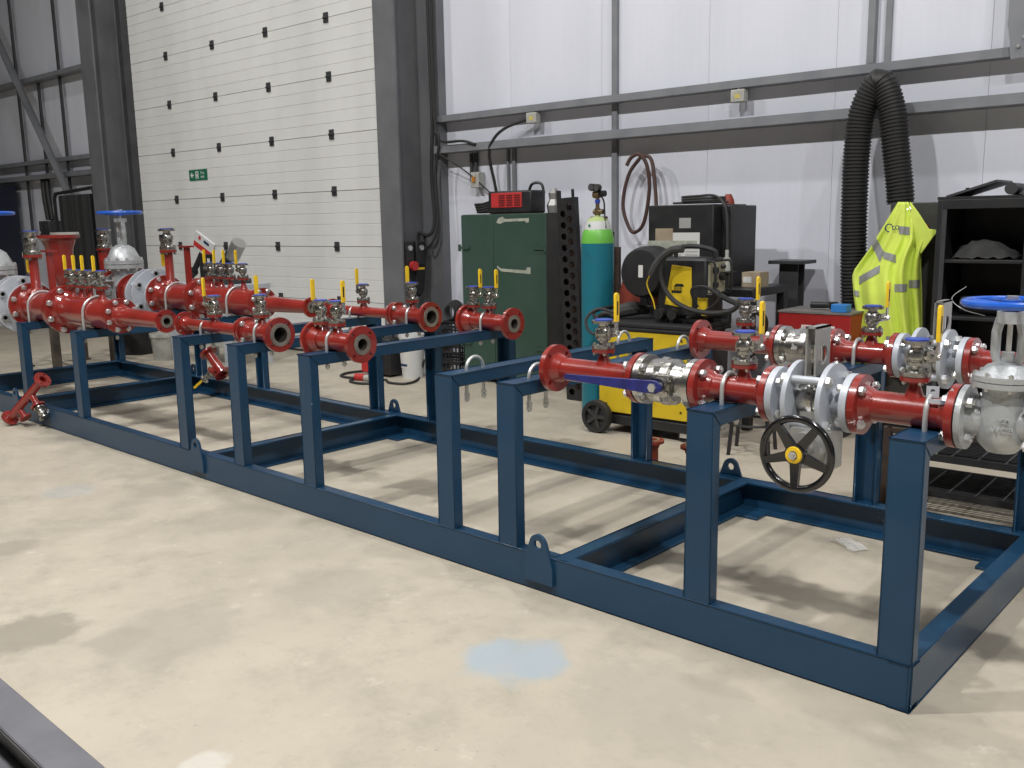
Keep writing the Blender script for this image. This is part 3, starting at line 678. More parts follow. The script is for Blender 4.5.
# ---- eight-inch trains at the far end
def far_train(y, front):
    run = thing('pipe_run', 'large red header run with four small valves, on the skid side away from the door' if front else 'large red header run with four small valves and gate valve, next to the white door', 'pipework', (-6.3, y, H2), group='pipe runs on the skid', world=True)
    R8 = .172; r8 = .108
    flange(run, -4.607, y, .072, .018, .024, RED, 4, .016, neck=(-1, .03, .056, .046)); rface(run, -4.598, y, .04, .022); liner(run, -4.75, -4.596, y, .022)
    pipe(run, -5.2, -4.64, y, .062, .046)
    fa = flange(run, -5.218, y, .116, .02, .05, RED, 8, .016, neck=(1, .04, .08, .06)); gasket(run, -5.231, y, .1); flange(run, -5.244, y, .116, .02, .05, RED, 8, .016, neck=(-1, .04, .1, .094))
    bolts(fa, -5.231, y, ZA, .116*.82, 8, .085, .009, rh=True)
    pipe(run, -5.62, -5.28, y, r8, .094, name='reducer'); pipe(run, -6.02, -5.62, y, r8)
    fb = flange(run, -6.048, y, R8, .028, .1, RED, 8, .022, neck=(1, .05, .135, r8)); gasket(run, -6.065, y, R8*.9); flange(run, -6.082, y, R8, .028, .1, RED, 8, .022, neck=(-1, .05, .135, r8))
    bolts(fb, -6.065, y, ZA, R8*.86, 8, .115, .011, rh=True)
    pipe(run, -6.67, -6.11, y, r8)
    fc = flange(run, -6.712, y, R8, .028, .1, RED, 8, .022, neck=(1, .05, .135, r8)); gasket(run, -6.7295, y, R8*.9)
    bolts(fc, -6.732, y, ZA, R8*.86, 8, .11, .011, rh=True)
    disc_valve(run, -6.93, y, .187, R8*.99, .05, .222, .11, 6, rodr=.02)
    if not front:
        mb = MB()
        bx, by, bz = -7.36, y-.24, .875
        for s in (-1, 1): mb.prism([(-.11, -.1), (.11, -.1), (.11, .1), (-.11, .1)], by+s*.05-.004, by+s*.05+.004, T(bx, 0, bz) @ Matrix(((1, 0, 0, 0), (0, 0, 1, 0), (0, 1, 0, 0), (0, 0, 0, 1))), [circ(.06, 24)])
        mb.box(bx-.11, bx+.11, by-.05, by+.05, bz+.094, bz+.1); mb.cyl(.04, by, by+.2, T(bx, 0, bz) @ AXY, 16); build(mb, 'stem_bracket', SILV, run)
    flange(run, -7.132, y, R8, .028, .1, RED, 8, .022, neck=(-1, .05, .135, r8)); pipe(run, -7.22, -7.16, y, r8); flange(run, -7.264, y, R8, .028, .1, RED, 8, .022, neck=(1, .05, .135, r8))
    gate_valve(run, -7.44, y, .318, R8, .13, .255, .167, .64, .71, .197, .17, 12)
    fd = flange(run, -7.618, y, R8, .028, .1, RED, 8, .022, neck=(-1, .05, .135, r8)); bolts(fd, -7.61, y, ZA, R8*.86, 8, .11, .011)
    pipe(run, -8.02, -7.65, y, r8)
    mb = MB(); mb.lathe([(0, -.05), (.06, -.042), (.095, -.02), (r8, .02)], T(-8.03, y, ZA) @ AXX, 28); build(mb, 'end_cap', RED, run)
    for xx, sd in ((-5.94, -1), (-5.79, -1), (-5.65, -1), (-5.47, -1)): branch_valve(run, xx, y, ZA+r8, .075, sd, ang=.3)
    branch_valve(run, -6.605, y, ZA+r8, .28, -1, s=1.62, down=True, rt_=.035)
    branch_valve(run, -7.81, y, ZA+r8, .285, -1, s=1.62, down=True, rt_=.06)
    mb = MB(); mb.box(-6.31, -6.275, y-.02, y+.02, ZA+r8-.01, 1.262); mb.box(-6.355, -6.235, y-.035, y+.035, 1.262, 1.276); build(mb, 'gauge_post', RED, run)
    if not front:   # upturned inlet elbow between the two trains, joined to the rear one
        xe, ye = -7.8, .865; re = .29
        arc = [(xe, ye+re-re*math.cos(a), ZA+re-re*math.sin(a)) for a in [PI/2*i/12 for i in range(13)]]
        mb = MB(); mb.tube([(xe, ye, 1.2), (xe, ye, 1.17)]+arc+[(xe, y-.06, ZA)], .108, 28); build(mb, 'inlet_elbow', RED, run)
        mb = MB(); mb.lathe([(.108, 1.19), (.115, 1.26), (.14, 1.33), (.172, 1.348), (.178, 1.352), (.178, 1.378), (.1, 1.378), (.1, 1.19)], T(xe, ye, 0), 32); build(mb, 'inlet_flange', RED, run)
        mb = MB(); mb.box(xe-.02, xe+.16, ye-.06, ye+.12, 1.3785, 1.4); build(mb, 'cover_pad', OFFW, run)
far_train(YF, True); far_train(YR, False)

# ================================================================== THINGS ROUND THE SKID
def pipe_between(p0, p1, r, mat_, name, parent, n=20):
    mb = MB(); mb.rod(p0, p1, r, n); return build(mb, name, mat_, parent)
# ---- loose tee spool leaning on the skid's front beam
def loose_spool(label, P0, P1, r, fr, branches, valve_at):
    P0, P1 = Vector(P0), Vector(P1); d = (P1-P0).normalized(); L = (P1-P0).length
    t = thing('loose_spool', label, 'pipe spool', P0, world=True)
    M = aim(P0, P1)
    mb = MB(); mb.lathe([(r-.005, 0), (r, 0), (r, L), (r-.005, L)], M, 20, loop=True); build(mb, 'pipe', RED, t)
    for z in (0, L-.016):
        mb = MB(); mb.prism(circ(fr, 28), z, z+.016, M, [circ(r-.006, 16)]+[circ(.008, 8, fr*.76*math.cos(PI/4+k*PI/2), fr*.76*math.sin(PI/4+k*PI/2)) for k in range(4)]); build(mb, 'flange', RED, t)
    for (s, dv, ln, fr2) in branches:
        c = P0+d*(L*s); dv = Vector(dv); dv = (dv-d*dv.dot(d)).normalized(); q = c+dv*ln
        mb = MB(); mb.rod(c, q, r*.75, 14); br_ = build(mb, 'branch', RED, t)
        M2 = aim(q-dv*.014, q); mb = MB(); mb.prism(circ(fr2, 24), 0, .014, M2, [circ(r*.5, 12)]); build(mb, 'flange', RED, br_)
    if valve_at is not None:
        s, dv, ln = valve_at
        c = P0+d*(L*s); dv = Vector(dv); dv = (dv-d*dv.dot(d)).normalized(); q = c+dv*ln
        vb = link_mesh(VM[0], 'valve_body', t, q-P0); vb.rotation_mode = 'QUATERNION'; vb.rotation_quaternion = dv.to_track_quat('Z', 'Y'); vb.scale = (.9, .9, .9)
        link_mesh(VM[1], 'stem', vb); link_mesh(VM[2], 'lever', vb)
    return t
a0 = on(10, 422, 1, -.15); a0.z = max(a0.z, .05); b0 = on(43, 379, 1, -.015)
loose_spool('red tee spool leaning against the front beam of the blue skid', a0, b0, .03, .06, [(.28, (.75, .25, -.6), .10, .045), (.64, (.9, .25, -.35), .12, .05)], (.64, (.9, .25, -.35), .125))
a1 = on(224, 376, 1, 1.41); a1.z = max(a1.z, .21); b1 = on(208, 352, 1, 1.38)
loose_spool('red spool with yellow lever valve lying on the rear beam of the blue skid', a1, b1, .04, .076, [(.35, (-.6, -.5, -.6), .07, .05)], (.35, (-.6, -.5, -.6), .075))
# ---- flanged stubs standing on the floor behind the skid
for (px_, py_, hgt, lab) in ((651, 474, .2, 'short orange-red flanged pipe stub standing on floor before the welder'), (693, 481, .2, 'short orange-red flanged pipe stub standing nearest the welder castor')):
    P = on(px_, py_, 2, 0); t = thing('pipe_stub', lab, 'pipe stub', P)
    mb = MB(); mb.lathe([(.034, .015), (.04, .015), (.04, hgt-.05), (.055, hgt-.016), (.034, hgt-.016)], ID, 24); build(mb, 'pipe', OXID, t)
    for z in (0, hgt-.016):
        mb = MB(); mb.prism(circ(.072, 30), z, z+.016, ID, [circ(.034, 18)]+[circ(.009, 8, .055*math.cos(PI/4+k*PI/2), .055*math.sin(PI/4+k*PI/2)) for k in range(4)]); build(mb, 'flange', OXID, t)
    mb = MB(); mb.lathe([(.036, 0), (.048, 0), (.048, .003), (.036, .003)], T(0, 0, hgt), 24, loop=True); build(mb, 'raised_face', RFACE, t)
# ---- grey steel beam in the near corner
t = thing('steel_beam', 'grey primed steel I beam lying on the floor apart from the skid', 'steel beam', (-1.8, -1.80, 0), world=True)
mb = MB(); ib = [(-.05, 0), (.05, 0), (.05, .01), (.004, .01), (.004, .14), (.05, .14), (.05, .15), (-.05, .15), (-.05, .14), (-.004, .14), (-.004, .01), (-.05, .01)]
cprism(mb, ib, lambda p, q: (-3.6, -1.80+p, q), lambda p, q: (0.2, -1.80+p, q)); build(mb, 'beam', SKIDG, t, bevel=.003)
# ---- crumpled film inside the skid
P = on(848, 545, 2, .005); mb = MB(); n = 9
for i in range(n+1):
    for j in range(n+1):
        x = (i/n-.5)*.16; y = (j/n-.5)*.08; mb.v.append(Vector((x, y, .008+.02*random.random()*(1-abs(2*i/n-1)**3))))
mb.f = [(i*(n+1)+j, (i+1)*(n+1)+j, (i+1)*(n+1)+j+1, i*(n+1)+j+1) for i in range(n) for j in range(n)]
o = link_mesh(mesh(mb, 'plastic_wrapper', FILM, 180), 'plastic_wrapper', None, (P.x, P.y, 0), (0, 0, -.5)); tag(o, 'crumpled clear plastic wrapper on the concrete inside the blue frame', 'wrapper')

# ---- green cabinet and what stands on it
t = bthing('steel_cabinet', 'dark green two door steel cabinet against the back wall', 'cabinet', -4.665, -.31)
hw, D_, hh = .475, .19, 1.49
mb = MB(); mb.box(-hw, hw, -D_, D_, .06, hh); build(mb, 'body', mat('cabinet_side_brown', (.045, .042, .036), .6, c2=(.03, .028, .024), nscale=6), t, bevel=.004)
mb = MB(); mb.box(-hw, -.105, -D_-.018, -D_, .08, hh-.005); d1 = build(mb, 'door', GREEN, t, bevel=.003)
mb = MB(); mb.box(-.1, hw, -D_-.018, -D_, .08, hh-.005); d2 = build(mb, 'door', GREEN, t, bevel=.003)
for (dd, x) in ((d1, -hw+.04), (d2, hw-.06)):
    for z in (.35, 1.2): mb = MB(); mb.box(x-.06, x+.06, -D_-.03, -D_-.018, z-.012, z+.012); mb.cyl(.014, -.03, .03, T(x+(.06 if x > 0 else -.06), -D_-.024, z), 10); build(mb, 'hinge', GREEN, dd)
mb = MB(); mb.prism([(0, 0), (.02, .035), (.07, .05), (.1, .03), (.36, .035), (.36, .0), (.33, -.005), (.32, .01), (.1, .008), (.04, -.01)], .0185, .0195, T(-.06, -D_, hh-.075) @ VF); build(mb, 'tape_strip', TAPE, d2)
mb = MB(); mb.prism([(0, .03), (.04, .005), (.32, -.005), (.33, .02), (.37, .02), (.37, -.035), (.05, -.02), (0, .01)], .0185, .0195, T(-.06, -D_, hh-.47) @ VF); build(mb, 'tape_strip', TAPE, d2)
for k in (-1, 1): mb = MB(); mb.box(k*.4-.04, k*.4+.04, -D_, D_, 0, .06); build(mb, 'foot', DGREY, t)
t = bthing('battery_charger', 'red and black charger unit lying on top of the green cabinet', 'charger', -4.58, -.38, hh+.001)
mb = MB(); mb.box(-.27, .21, -.1, .1, .0, .19); build(mb, 'case', BLACK, t, bevel=.015)
mb = MB(); mb.box(-.23, .11, -.106, -.09, .05, .175); fp = build(mb, 'front_panel', PRED, t, bevel=.004)
for k in range(3):
    for j in range(5): mb = MB(); mb.box(-.14+k*.085, -.075+k*.085, -.109, -.104, .065+j*.02, .076+j*.02); build(mb, 'vent', mat('vent_dark_red', (.12, .008, .008), .6), fp)
mb = MB(); mb.tube(bez([(.1, 0, .16), (.16, -.02, .24), (.24, 0, .24), (.27, 0, .16)], 6), .012, 8); build(mb, 'handle', BLACK, t)
t = bthing('cable_bundle', 'black cable coil heaped beside the red charger on the green cabinet', 'cable', -4.98, -.34, hh+.001)
for k in range(4): mb = MB(); mb.tube([(.1*math.cos(a)*(1+.1*k), .07*math.sin(a), .02+.022*k+.03*max(0, math.cos(a))) for a in [2*PI*i/20 for i in range(20)]], .012, 8, closed=True); build(mb, 'loop', RUBBER, t)
t = bthing('foil_pack', 'crumpled silver foil pack on the right end of the green cabinet', 'foil pack', -4.26, -.30, hh+.001)
mb = MB(); mb.lathe([(0, 0), (.06, 0), (.07, .06), (.045, .11), (.055, .16), (.02, .2), (0, .2)], ID, 7); build(mb, 'pack', ALU, t, ang=10)
# perforated angle bars and flat racks
t = bthing('perforated_post', 'tall dark perforated steel angle post standing beside the green cabinet', 'steel post', -3.745, -.72); t.rotation_euler = (0, -.055, BROT)
prof_h = [circ(.027, 12, .032 if k % 2 else -.032, .07+.044*k) for k in range(34)]
mb = MB(); mb.prism([(-.085, 0), (.085, 0), (.085, 1.66), (.06, 1.66), (.06, 1.6), (-.05, 1.6), (-.05, 1.66), (-.085, 1.66)], 0, .006, VF @ Matrix.Identity(4), prof_h); build(mb, 'perforated_face', BLACK, t)
mb = MB(); mb.box(-.085, -.079, 0, .05, 0, 1.66); mb.box(.079, .085, 0, .05, 0, 1.6); build(mb, 'side_flange', BLACK, t)
mb = MB(); mb.box(-.078, .078, .044, .05, 0, 1.55); build(mb, 'back_plate', RUST, t)
for k in range(3):
    t = bthing('steel_plate', ('tallest', 'middle height', 'shortest')[k]+' dark brown steel plate standing between perforated post and teal cylinder', 'steel plate', -3.62, -.42, 0, 'brown steel plates')
    mb = MB(); mb.box(-.12+.03*k, .02+.03*k, .05*k-.1, .05*k-.06, 0, 1.45-.12*k); build(mb, 'plate', RUST, t, bevel=.004)
# ---- gas cylinder
t = bthing('gas_cylinder', 'teal gas cylinder with lime green shoulder and pressure regulator', 'gas cylinder', -3.255, -1.12)
R = .117
mb = MB(); mb.lathe([(0, 0), (R, 0), (R, 1.245), (R*.997, 1.26)], ID, 36); build(mb, 'body', TEAL, t)
mb = MB(); mb.lathe([(R*.998, 1.26), (R*.985, 1.295), (R*.9, 1.34), (R*.83, 1.358)], ID, 36); sh = build(mb, 'shoulder', LIME, t)
mb = MB(); mb.lathe([(R*.835, 1.357), (R*.78, 1.385), (R*.7, 1.413)], ID, 36); build(mb, 'label_band', WHITE, sh)
mb = MB(); mb.lathe([(R*.7, 1.413), (R*.5, 1.435), (R*.3, 1.445), (.02, 1.447), (.02, 1.455)], ID, 30); build(mb, 'neck', mat('pale_lime', (.42, .52, .22), .5), sh)
mb = MB(); mb.prism([(0, -.012), (.01, 0), (0, .012), (-.01, 0)], 0, .004, T(-.005, -R*.80, 1.385) @ Matrix.Rotation(-.25, 4, 'X') @ VF); build(mb, 'hazard_diamond', SGREEN, sh)
rg = MB(); rg.cyl(.02, 1.445, 1.505); rg.cyl(.014, 1.505, 1.645); rg.cyl(.018, -.03, .05, T(0, 0, 1.48) @ AXX, 12); rg.cyl(.026, -.03, .02, T(0, 0, 1.6) @ AXX, 14); build(rg, 'valve', BRASS, t)
mb = MB(); mb.cyl(.022, .02, .065, T(0, 0, 1.605) @ AXX, 14); build(mb, 'adjusting_knob', BLACK, t)
for k, (dx_, dz_) in enumerate(((-.025, 1.65), (.02, 1.645))): mb = MB(); mb.cyl(.026, -.045, -.015, T(dx_, 0, dz_) @ AXY, 16); g = build(mb, 'gauge', BLACK, t); mb = MB(); mb.cyl(.021, -.047, -.045, T(dx_, 0, dz_) @ AXY, 16); build(mb, 'dial', GREYF, g)
mb = MB(); mb.cyl(.019, 1.54, 1.565); build(mb, 'collar', BCAP, t)
mb = MB(); mb.tube(bez([(.03, 0, 1.595), (.055, 0, 1.545), (.06, 0, 1.465), (.09, -.03, 1.365)], 8), .006, 8); build(mb, 'hose', RUBBER, t)

# ---- yellow welding power source
t = bthing('welding_machine', 'yellow wheeled welding power source with black top tray', 'welder', -2.62, -1.25)
mb = MB(); mb.box(-.36, .34, -.23, .23, .12, .14); mb.box(-.35, .33, -.22, .22, .14, .70); mb.box(-.36, .34, -.24, .24, .06, .125); build(mb, 'chassis', BLACK, t, bevel=.005)
for (x0, x1) in ((-.36, .315),):
    mb = MB(); mb.box(x0, x1, -.252, -.235, .145, .70); sp_ = build(mb, 'side_panel', WYEL, t, bevel=.004)
    for (sx, sz) in ((-.3, .2), (.27, .2), (-.3, .66), (.27, .66), (0, .2)): mb = MB(); mb.cyl(.007, -.257, -.25, T(sx, 0, sz) @ AXY, 8); build(mb, 'screw', BLACK, sp_)
mb = MB(); mb.box(-.36, .36, -.26, .25, .70, .725); mb.prism([(-.26, 0), (.25, 0), (.25, .1), (.2, .1), (.2, .03), (-.26, .03)], -.36, .36, T(0, 0, .725) @ AXX); build(mb, 'top_tray', BLACKM, t, bevel=.008)
mb = MB(); mb.box(.32, .35, -.22, .22, .16, .68); build(mb, 'front_panel', DGREY, t)
def wheel(parent, x, y, r, wdt, spokes=5):
    MW = T(x, y, r) @ AXY
    mb = MB(); mb.lathe([(r*.72, -wdt/2), (r*.95, -wdt/2), (r, -wdt*.3), (r, wdt*.3), (r*.95, wdt/2), (r*.72, wdt/2)], MW, 32, loop=True); ty = build(mb, 'wheel', RUBBER, parent)
    mb = MB(); mb.cyl(r*.2, -wdt*.45, wdt*.45, MW, 16); mb.cyl(r*.73, -wdt*.1, wdt*.1, MW, 28)
    for k in range(spokes):
        a = 2*PI*k/spokes; mb.box(0, r*.72, -r*.1, r*.1, -wdt*.4, -wdt*.08, MW @ Matrix.Rotation(a, 4, 'Z'))
    build(mb, 'rim', mat('wheel_rim_grey', (.04, .04, .04), .5), ty)
wheel(t, -.345, -.30, .112, .06); wheel(t, -.345, .27, .112, .06)
for y in (-.2, .2):
    mb = MB(); mb.box(.22, .31, y-.03, y+.03, .09, .11); mb.box(.25, .3, y-.026, y-.02, .03, .1); mb.box(.25, .3, y+.02, y+.026, .03, .1); build(mb, 'castor_fork', ZINC, t); wheel(t, .27, y, .045, .03)
mb = MB(); mb.tube(bez([(-.36, -.2, .72), (-.44, -.2, .80), (-.46, 0, .82), (-.44, .2, .80), (-.36, .2, .72)], 8), .013, 8); build(mb, 'push_handle', BLACK, t)
# ---- wire feed unit on the tray
t = bthing('wire_feeder', 'black wire feed unit with yellow panel and round spool cover on the welder', 'wire feeder', -2.515, -1.25, .756)
mb = MB(); mb.box(-.1, .26, -.12, .12, .04, .42); build(mb, 'case', BLACK, t, bevel=.02)
mb = MB(); mb.prism([(-.085, .12), (.115, .09), (.105, .36), (-.035, .375)], .121, .128, VF @ T(.05, 0, 0)); pnl = build(mb, 'side_panel', WYEL, t, bevel=.002)
pb = MB(); pb.prism([(-.03, .012), (.045, .012), (.035, .03), (-.015, .03)], .1285, .1292, VF @ T(.062, .225, 0)); pb.prism([(-.045, -.03), (.02, -.03), (.032, -.012), (-.045, -.012)], .1285, .1292, VF @ T(.062, .225, 0)); build(pb, 'logo_print', PBLACK, pnl)
link_mesh(text_mesh('ESAB', .026, PBLACK), 'lettering', pnl, (.062, -.1292, .225), (PI/2, 0, 0))
MS = T(-.21, -.11, .32) @ Matrix.Rotation(PI/2, 4, 'X')
mb = MB(); mb.lathe([(0, .04), (.12, .04), (.15, .035), (.165, .01), (.172, -.03), (.172, -.15), (0, -.15)], MS, 36); sc = build(mb, 'spool_cover', BLACK, t)
mb = MB(); mb.box(-.012, .022, .0402, .0412, -.03, .05, MS @ Matrix(((1, 0, 0, 0), (0, 0, 1, 0), (0, 1, 0, 0), (0, 0, 0, 1)))); build(mb, 'sticker', PAPER, sc)
mb = MB(); mb.box(-.12, .2, -.1, .1, 0, .06); build(mb, 'base', BLACKM, t)
mb = MB(); mb.tube(bez([(-.03, 0, .42), (-.02, 0, .475), (.1, 0, .49), (.24, 0, .465), (.26, 0, .42)], 8), .015, 8); build(mb, 'carry_handle', BLACK, t)
mb = MB(); mb.prism([(-.1, .2), (.1, .2), (.1, .39), (-.1, .39)], .26, .275, AXX); fpn = build(mb, 'control_panel', PANELC, t)
for (yy, zz, rr) in ((-.05, .34, .022), (-.05, .25, .018), (.04, .3, .028), (.05, .36, .012)): mb = MB(); mb.cyl(rr, .275, .3, T(0, yy, zz) @ AXX, 14); build(mb, 'knob', BLACK, fpn)
for y_ in (-.11, .11): mb = MB(); mb.tube(bez([(.26, y_, .19), (.31, y_, .21), (.31, y_, .38), (.26, y_, .4)], 6), .008, 8); build(mb, 'guard_bar', BLACK, t)
mb = MB(); mb.box(.2, .262, -.122, -.1, .06, .17); build(mb, 'socket_plate', WYEL, t)
for k in range(2): mb = MB(); mb.cyl(.035, -.17, -.12, T(-.06+.1*k, 0, .06) @ AXY, 14); mb.cyl(.018, -.172, -.168, T(-.06+.1*k, 0, .06) @ AXY, 12); build(mb, 'cable_socket', RUBBER, t)
def cable(name, label, pts, r, m, cat='cable', group=None, n=8):
    P = [Vector(p) for p in pts]; b0_ = P[0].copy(); t = bez([p-b0_ for p in P], n)
    mb = MB(); mb.tube(t, r, 8); o = link_mesh(mesh(mb, name, m), name, None, b0_); return tag(o, label, cat, group)
B = bw
def vpts(L, v, dv=0.):
    out = []
    for i, (a_, b_) in enumerate(L): u_, z_ = onv(a_, b_, v+dv*i); out.append(B(u_, v+dv*i, z_))
    return out
cable('torch_cable', 'thick black torch cable looping in front of the wire feeder', vpts([(676, 250), (664, 258), (661, 276), (668, 294), (684, 307), (708, 313), (730, 311), (740, 304)], -1.46), .016, RUBBER)
cable('torch_sleeve', 'grey rubber torch sleeve bent over the spool cover', vpts([(683, 249), (672, 250), (662, 257), (655, 266), (651, 275)], -1.47), .024, GREYF)
cable('power_cable', 'black power cable running from the wire feeder front down to the table', [B(-2.28, -1.3, 1.0), B(-2.15, -1.3, .92), B(-2.02, -1.25, .86), B(-1.98, -1.1, .78), B(-2.05, -1.0, .6)], .018, RUBBER)
cable('thin_cable', 'thin looped control cable hanging by the feeder socket', [B(-2.30, -1.4, .87), B(-2.32, -1.44, .98), B(-2.22, -1.44, 1.0), B(-2.14, -1.42, .93), B(-2.25, -1.42, .84), B(-2.36, -1.42, .80)], .010, RUBBER)
cable('gas_hose', 'grey hose looping off the left end of the welder tray', [B(-2.9, -1.38, .79), B(-3.02, -1.45, .83), B(-3.1, -1.48, .76), B(-3.08, -1.48, .68), B(-3.02, -1.46, .66), B(-3.0, -1.44, .72)], .010, GREYF)
cable('earth_lead', 'yellow black earth lead plugged under the spool cover', vpts([(650, 275), (647, 283), (649, 291), (653, 300), (655, 309)], -1.46), .0045, WYEL)
t = bthing('welding_gloves', 'dark crumpled glove lying at the left of the welder tray', 'glove', -2.86, -1.25, .765)
mb = MB(); mb.tube(bez([(-.12, -.1, .0), (-.06, -.06, .045), (.02, 0, .06), (.08, .06, .04)], 6), .045, 10, rf=lambda s: .02+.03*math.sin(PI*s)); build(mb, 'palm', GREYF, t)
for k in range(4): mb = MB(); mb.tube(bez([(-.1, -.1+.025*k, .02), (-.17, -.11+.03*k, .03), (-.22, -.12+.035*k, .0)], 4), .013, 8); build(mb, 'finger', GREYF, t)
# ---- black machine cabinet on a table, with papers
t = bthing('side_table', 'black square tube table against the wall carrying the black cabinet', 'table', -2.60, -.65)
mb = MB(); mb.box(-.42, .45, -.28, .28, .90, .955); build(mb, 'table_top', BLACK, t, bevel=.006)
for x in (-.39, .42):
    for y in (-.25, .25): mb = MB(); mb.box(x-.03, x+.03, y-.03, y+.03, 0, .90); build(mb, 'leg', BLACK, t, bevel=.004)
mb = MB(); mb.box(-.37, .40, -.26, -.24, .2, .23); build(mb, 'stretcher', BLACK, t)
t = bthing('machine_cabinet', 'large matt black machine cabinet with taped papers on its front', 'cabinet', -2.68, -.62, .956)
mb = MB(); mb.box(-.31, .20, -.25, .25, 0, .56); build(mb, 'case', BLACK, t, bevel=.006)
mb = MB(); mb.box(.20, .28, -.14, .24, 0, .55); build(mb, 'rear_case', BLACK, t, bevel=.006)
mb = MB(); mb.box(-.17, .1, -.2515, -.2505, .12, .37); sheet = build(mb, 'paper_sheet', PAPER, t)
for k in range(5):
    for j in range(2): mb = MB(); mb.box(-.14+.13*j, -.04+.13*j, -.2522, -.2516, .17+.022*k, .176+.022*k); build(mb, 'print_line', mat('print_grey', (.3, .3, .3), .8), sheet)
mb = MB(); mb.box(-.31, .08, -.2535, -.2522, .26, .315); build(mb, 'tape_strip', TAPE, t)
mb = MB(); mb.box(-.25, -.11, -.2525, -.2505, .315, .40); build(mb, 'card_note', CARD, t)
mb = MB(); mb.box(-.06, .03, -.2525, -.25, .40, .47); build(mb, 'name_plate', GALV, t)
cable('coiled_lead', 'grey lead coiled on top of the black machine cabinet', [B(-2.86, -.75, 1.53)]+[B(-2.66+.16*math.cos(a), -.68+.1*math.sin(a), 1.53+.008*a/PI) for a in [i*PI/4 for i in range(24)]]+[B(-2.42, -.86, 1.53), B(-2.37, -.89, 1.44), B(-2.36, -.89, 1.2)], .008, GREYF, n=4)
t = bthing('cable_plug', 'grey plug hanging on its lead in front of the black cabinet', 'plug', -2.36, -.895, 1.06)
mb = MB(); mb.cyl(.03, 0, .06, ID, 14); mb.cyl(.022, .06, .1, ID, 12); mb.cyl(.012, .1, .15, ID, 10); build(mb, 'plug_body', OFFW, t); mb = MB(); mb.cyl(.024, -.035, 0, ID, 12); build(mb, 'brass_ring', BRASS, t)
o = bthing('red_torch_cup', 'small red torch cup lying on the black machine cabinet', 'torch cup', -2.56, -.5, 1.517)
mb = MB(); mb.lathe([(0, 0), (.045, 0), (.04, .03), (.02, .07), (0, .07)], ID, 14); build(mb, 'cup', OXID, o)
t = bthing('cardboard_box', 'small open cardboard box on the end of the black table', 'box', -2.24, -.70, .956)
mb = MB(); mb.box(-.07, .06, -.07, .07, 0, .1); build(mb, 'carton', CARD, t)
mb = MB(); mb.box(-.06, .0, -.0715, -.0705, .03, .07); build(mb, 'label', PAPER, t)
t = bthing('black_tray', 'black lidded tray on the table in front of the black cabinet', 'tray', -2.38, -.91, .956)
mb = MB(); mb.box(-.12, .05, -.02, .02, 0, .1); build(mb, 'box', BLACK, t); mb = MB(); mb.box(-.14, .09, -.04, .03, .104, .112, Matrix.Rotation(-.05, 4, 'Y')); build(mb, 'lid', DGREY, t)
# ---- stool
P = on(752, 452, 2, 0); t = thing('work_stool', 'black steel stool with foot ring standing behind the skid', 'stool', P)
mb = MB(); mb.cyl(.15, .45, .48, ID, 28); build(mb, 'seat', BLACK, t)
for k in range(4):
    a = PI/4+k*PI/2+.3; mb = MB(); mb.rod((.17*math.cos(a), .17*math.sin(a), 0), (.12*math.cos(a), .12*math.sin(a), .45), .012, 8); build(mb, 'leg', BLACK, t)
mb = MB(); mb.add(*torus(.15, .008, 28, 8), T(0, 0, .19)); build(mb, 'foot_ring', BLACK, t)
# ---- red tool chest and steel stand
t = bthing('tool_chest', 'red steel tool chest with white label strip before the white wall', 'tool chest', -1.79, -.61)
mb = MB(); mb.box(-.24, .24, -.18, .18, .05, .80); build(mb, 'body', RCAB, t, bevel=.006)
mb = MB(); mb.box(-.245, .245, -.185, .185, .80, .812); build(mb, 'lid', mat('worn_grey_top', (.13, .125, .12), .6, c2=(.2, .18, .17), nscale=7), t)
for z0_, z1_ in ((.08, .3), (.31, .52)):
    mb = MB(); mb.box(-.225, .225, -.192, -.18, z0_, z1_); dw = build(mb, 'drawer', RCAB, t, bevel=.003); mb = MB(); mb.box(-.1, .1, -.205, -.192, z1_-.03, z1_-.015); build(mb, 'handle', ZINC, dw)
mb = MB(); mb.box(-.08, .14, -.1812, -.1802, .685, .725); lb = build(mb, 'label_strip', PWHITE, t)
link_mesh(text_mesh('W', .04, PRED), 'lettering', lb, (-.05, -.1816, .705), (PI/2, 0, 0))
for k in (-1, 1): mb = MB(); mb.box(k*.18-.04, k*.18+.04, -.15, .15, 0, .05); build(mb, 'foot', DGREY, t)
t = bthing('blue_carton', 'small bright blue carton on the red tool chest', 'carton', -1.64, -.72, .813); mb = MB(); mb.box(-.05, .05, -.045, .045, 0, .05); build(mb, 'carton', mat('bright_blue', (.03, .2, .55), .5), t, bevel=.003)
t = bthing('hand_grinder', 'small black grinder lying on the red tool chest', 'grinder', -1.79, -.64, .813); mb = MB(); mb.rod((-.08, 0, .03), (.05, 0, .035), .022, 12); mb.cyl(.028, .0, .05, T(.07, 0, .005), 12); build(mb, 'body', BLACK, t); mb = MB(); mb.cyl(.045, .002, .008, T(.07, 0, 0), 18); build(mb, 'disc', ZINC, t); mb = MB(); mb.rod((.06, 0, .03), (.06, -.07, .045), .01, 8); build(mb, 'side_handle', BLACK, t)
t = bthing('pipe_stand', 'dark steel T shaped stand with square top plate behind tool chest', 'stand', -2.20, -.2)
mb = MB(); ic = [(-.07, -.06), (.07, -.06), (.07, -.05), (.005, -.05), (.005, .05), (.07, .05), (.07, .06), (-.07, .06), (-.07, .05), (-.005, .05), (-.005, -.05), (-.07, -.05)]; mb.prism(ic, .0, 1.09); build(mb, 'post', DGREY, t)
mb = MB(); mb.box(-.13, .13, -.12, .12, 1.09, 1.115); build(mb, 'top_plate', DGREY, t, bevel=.003)
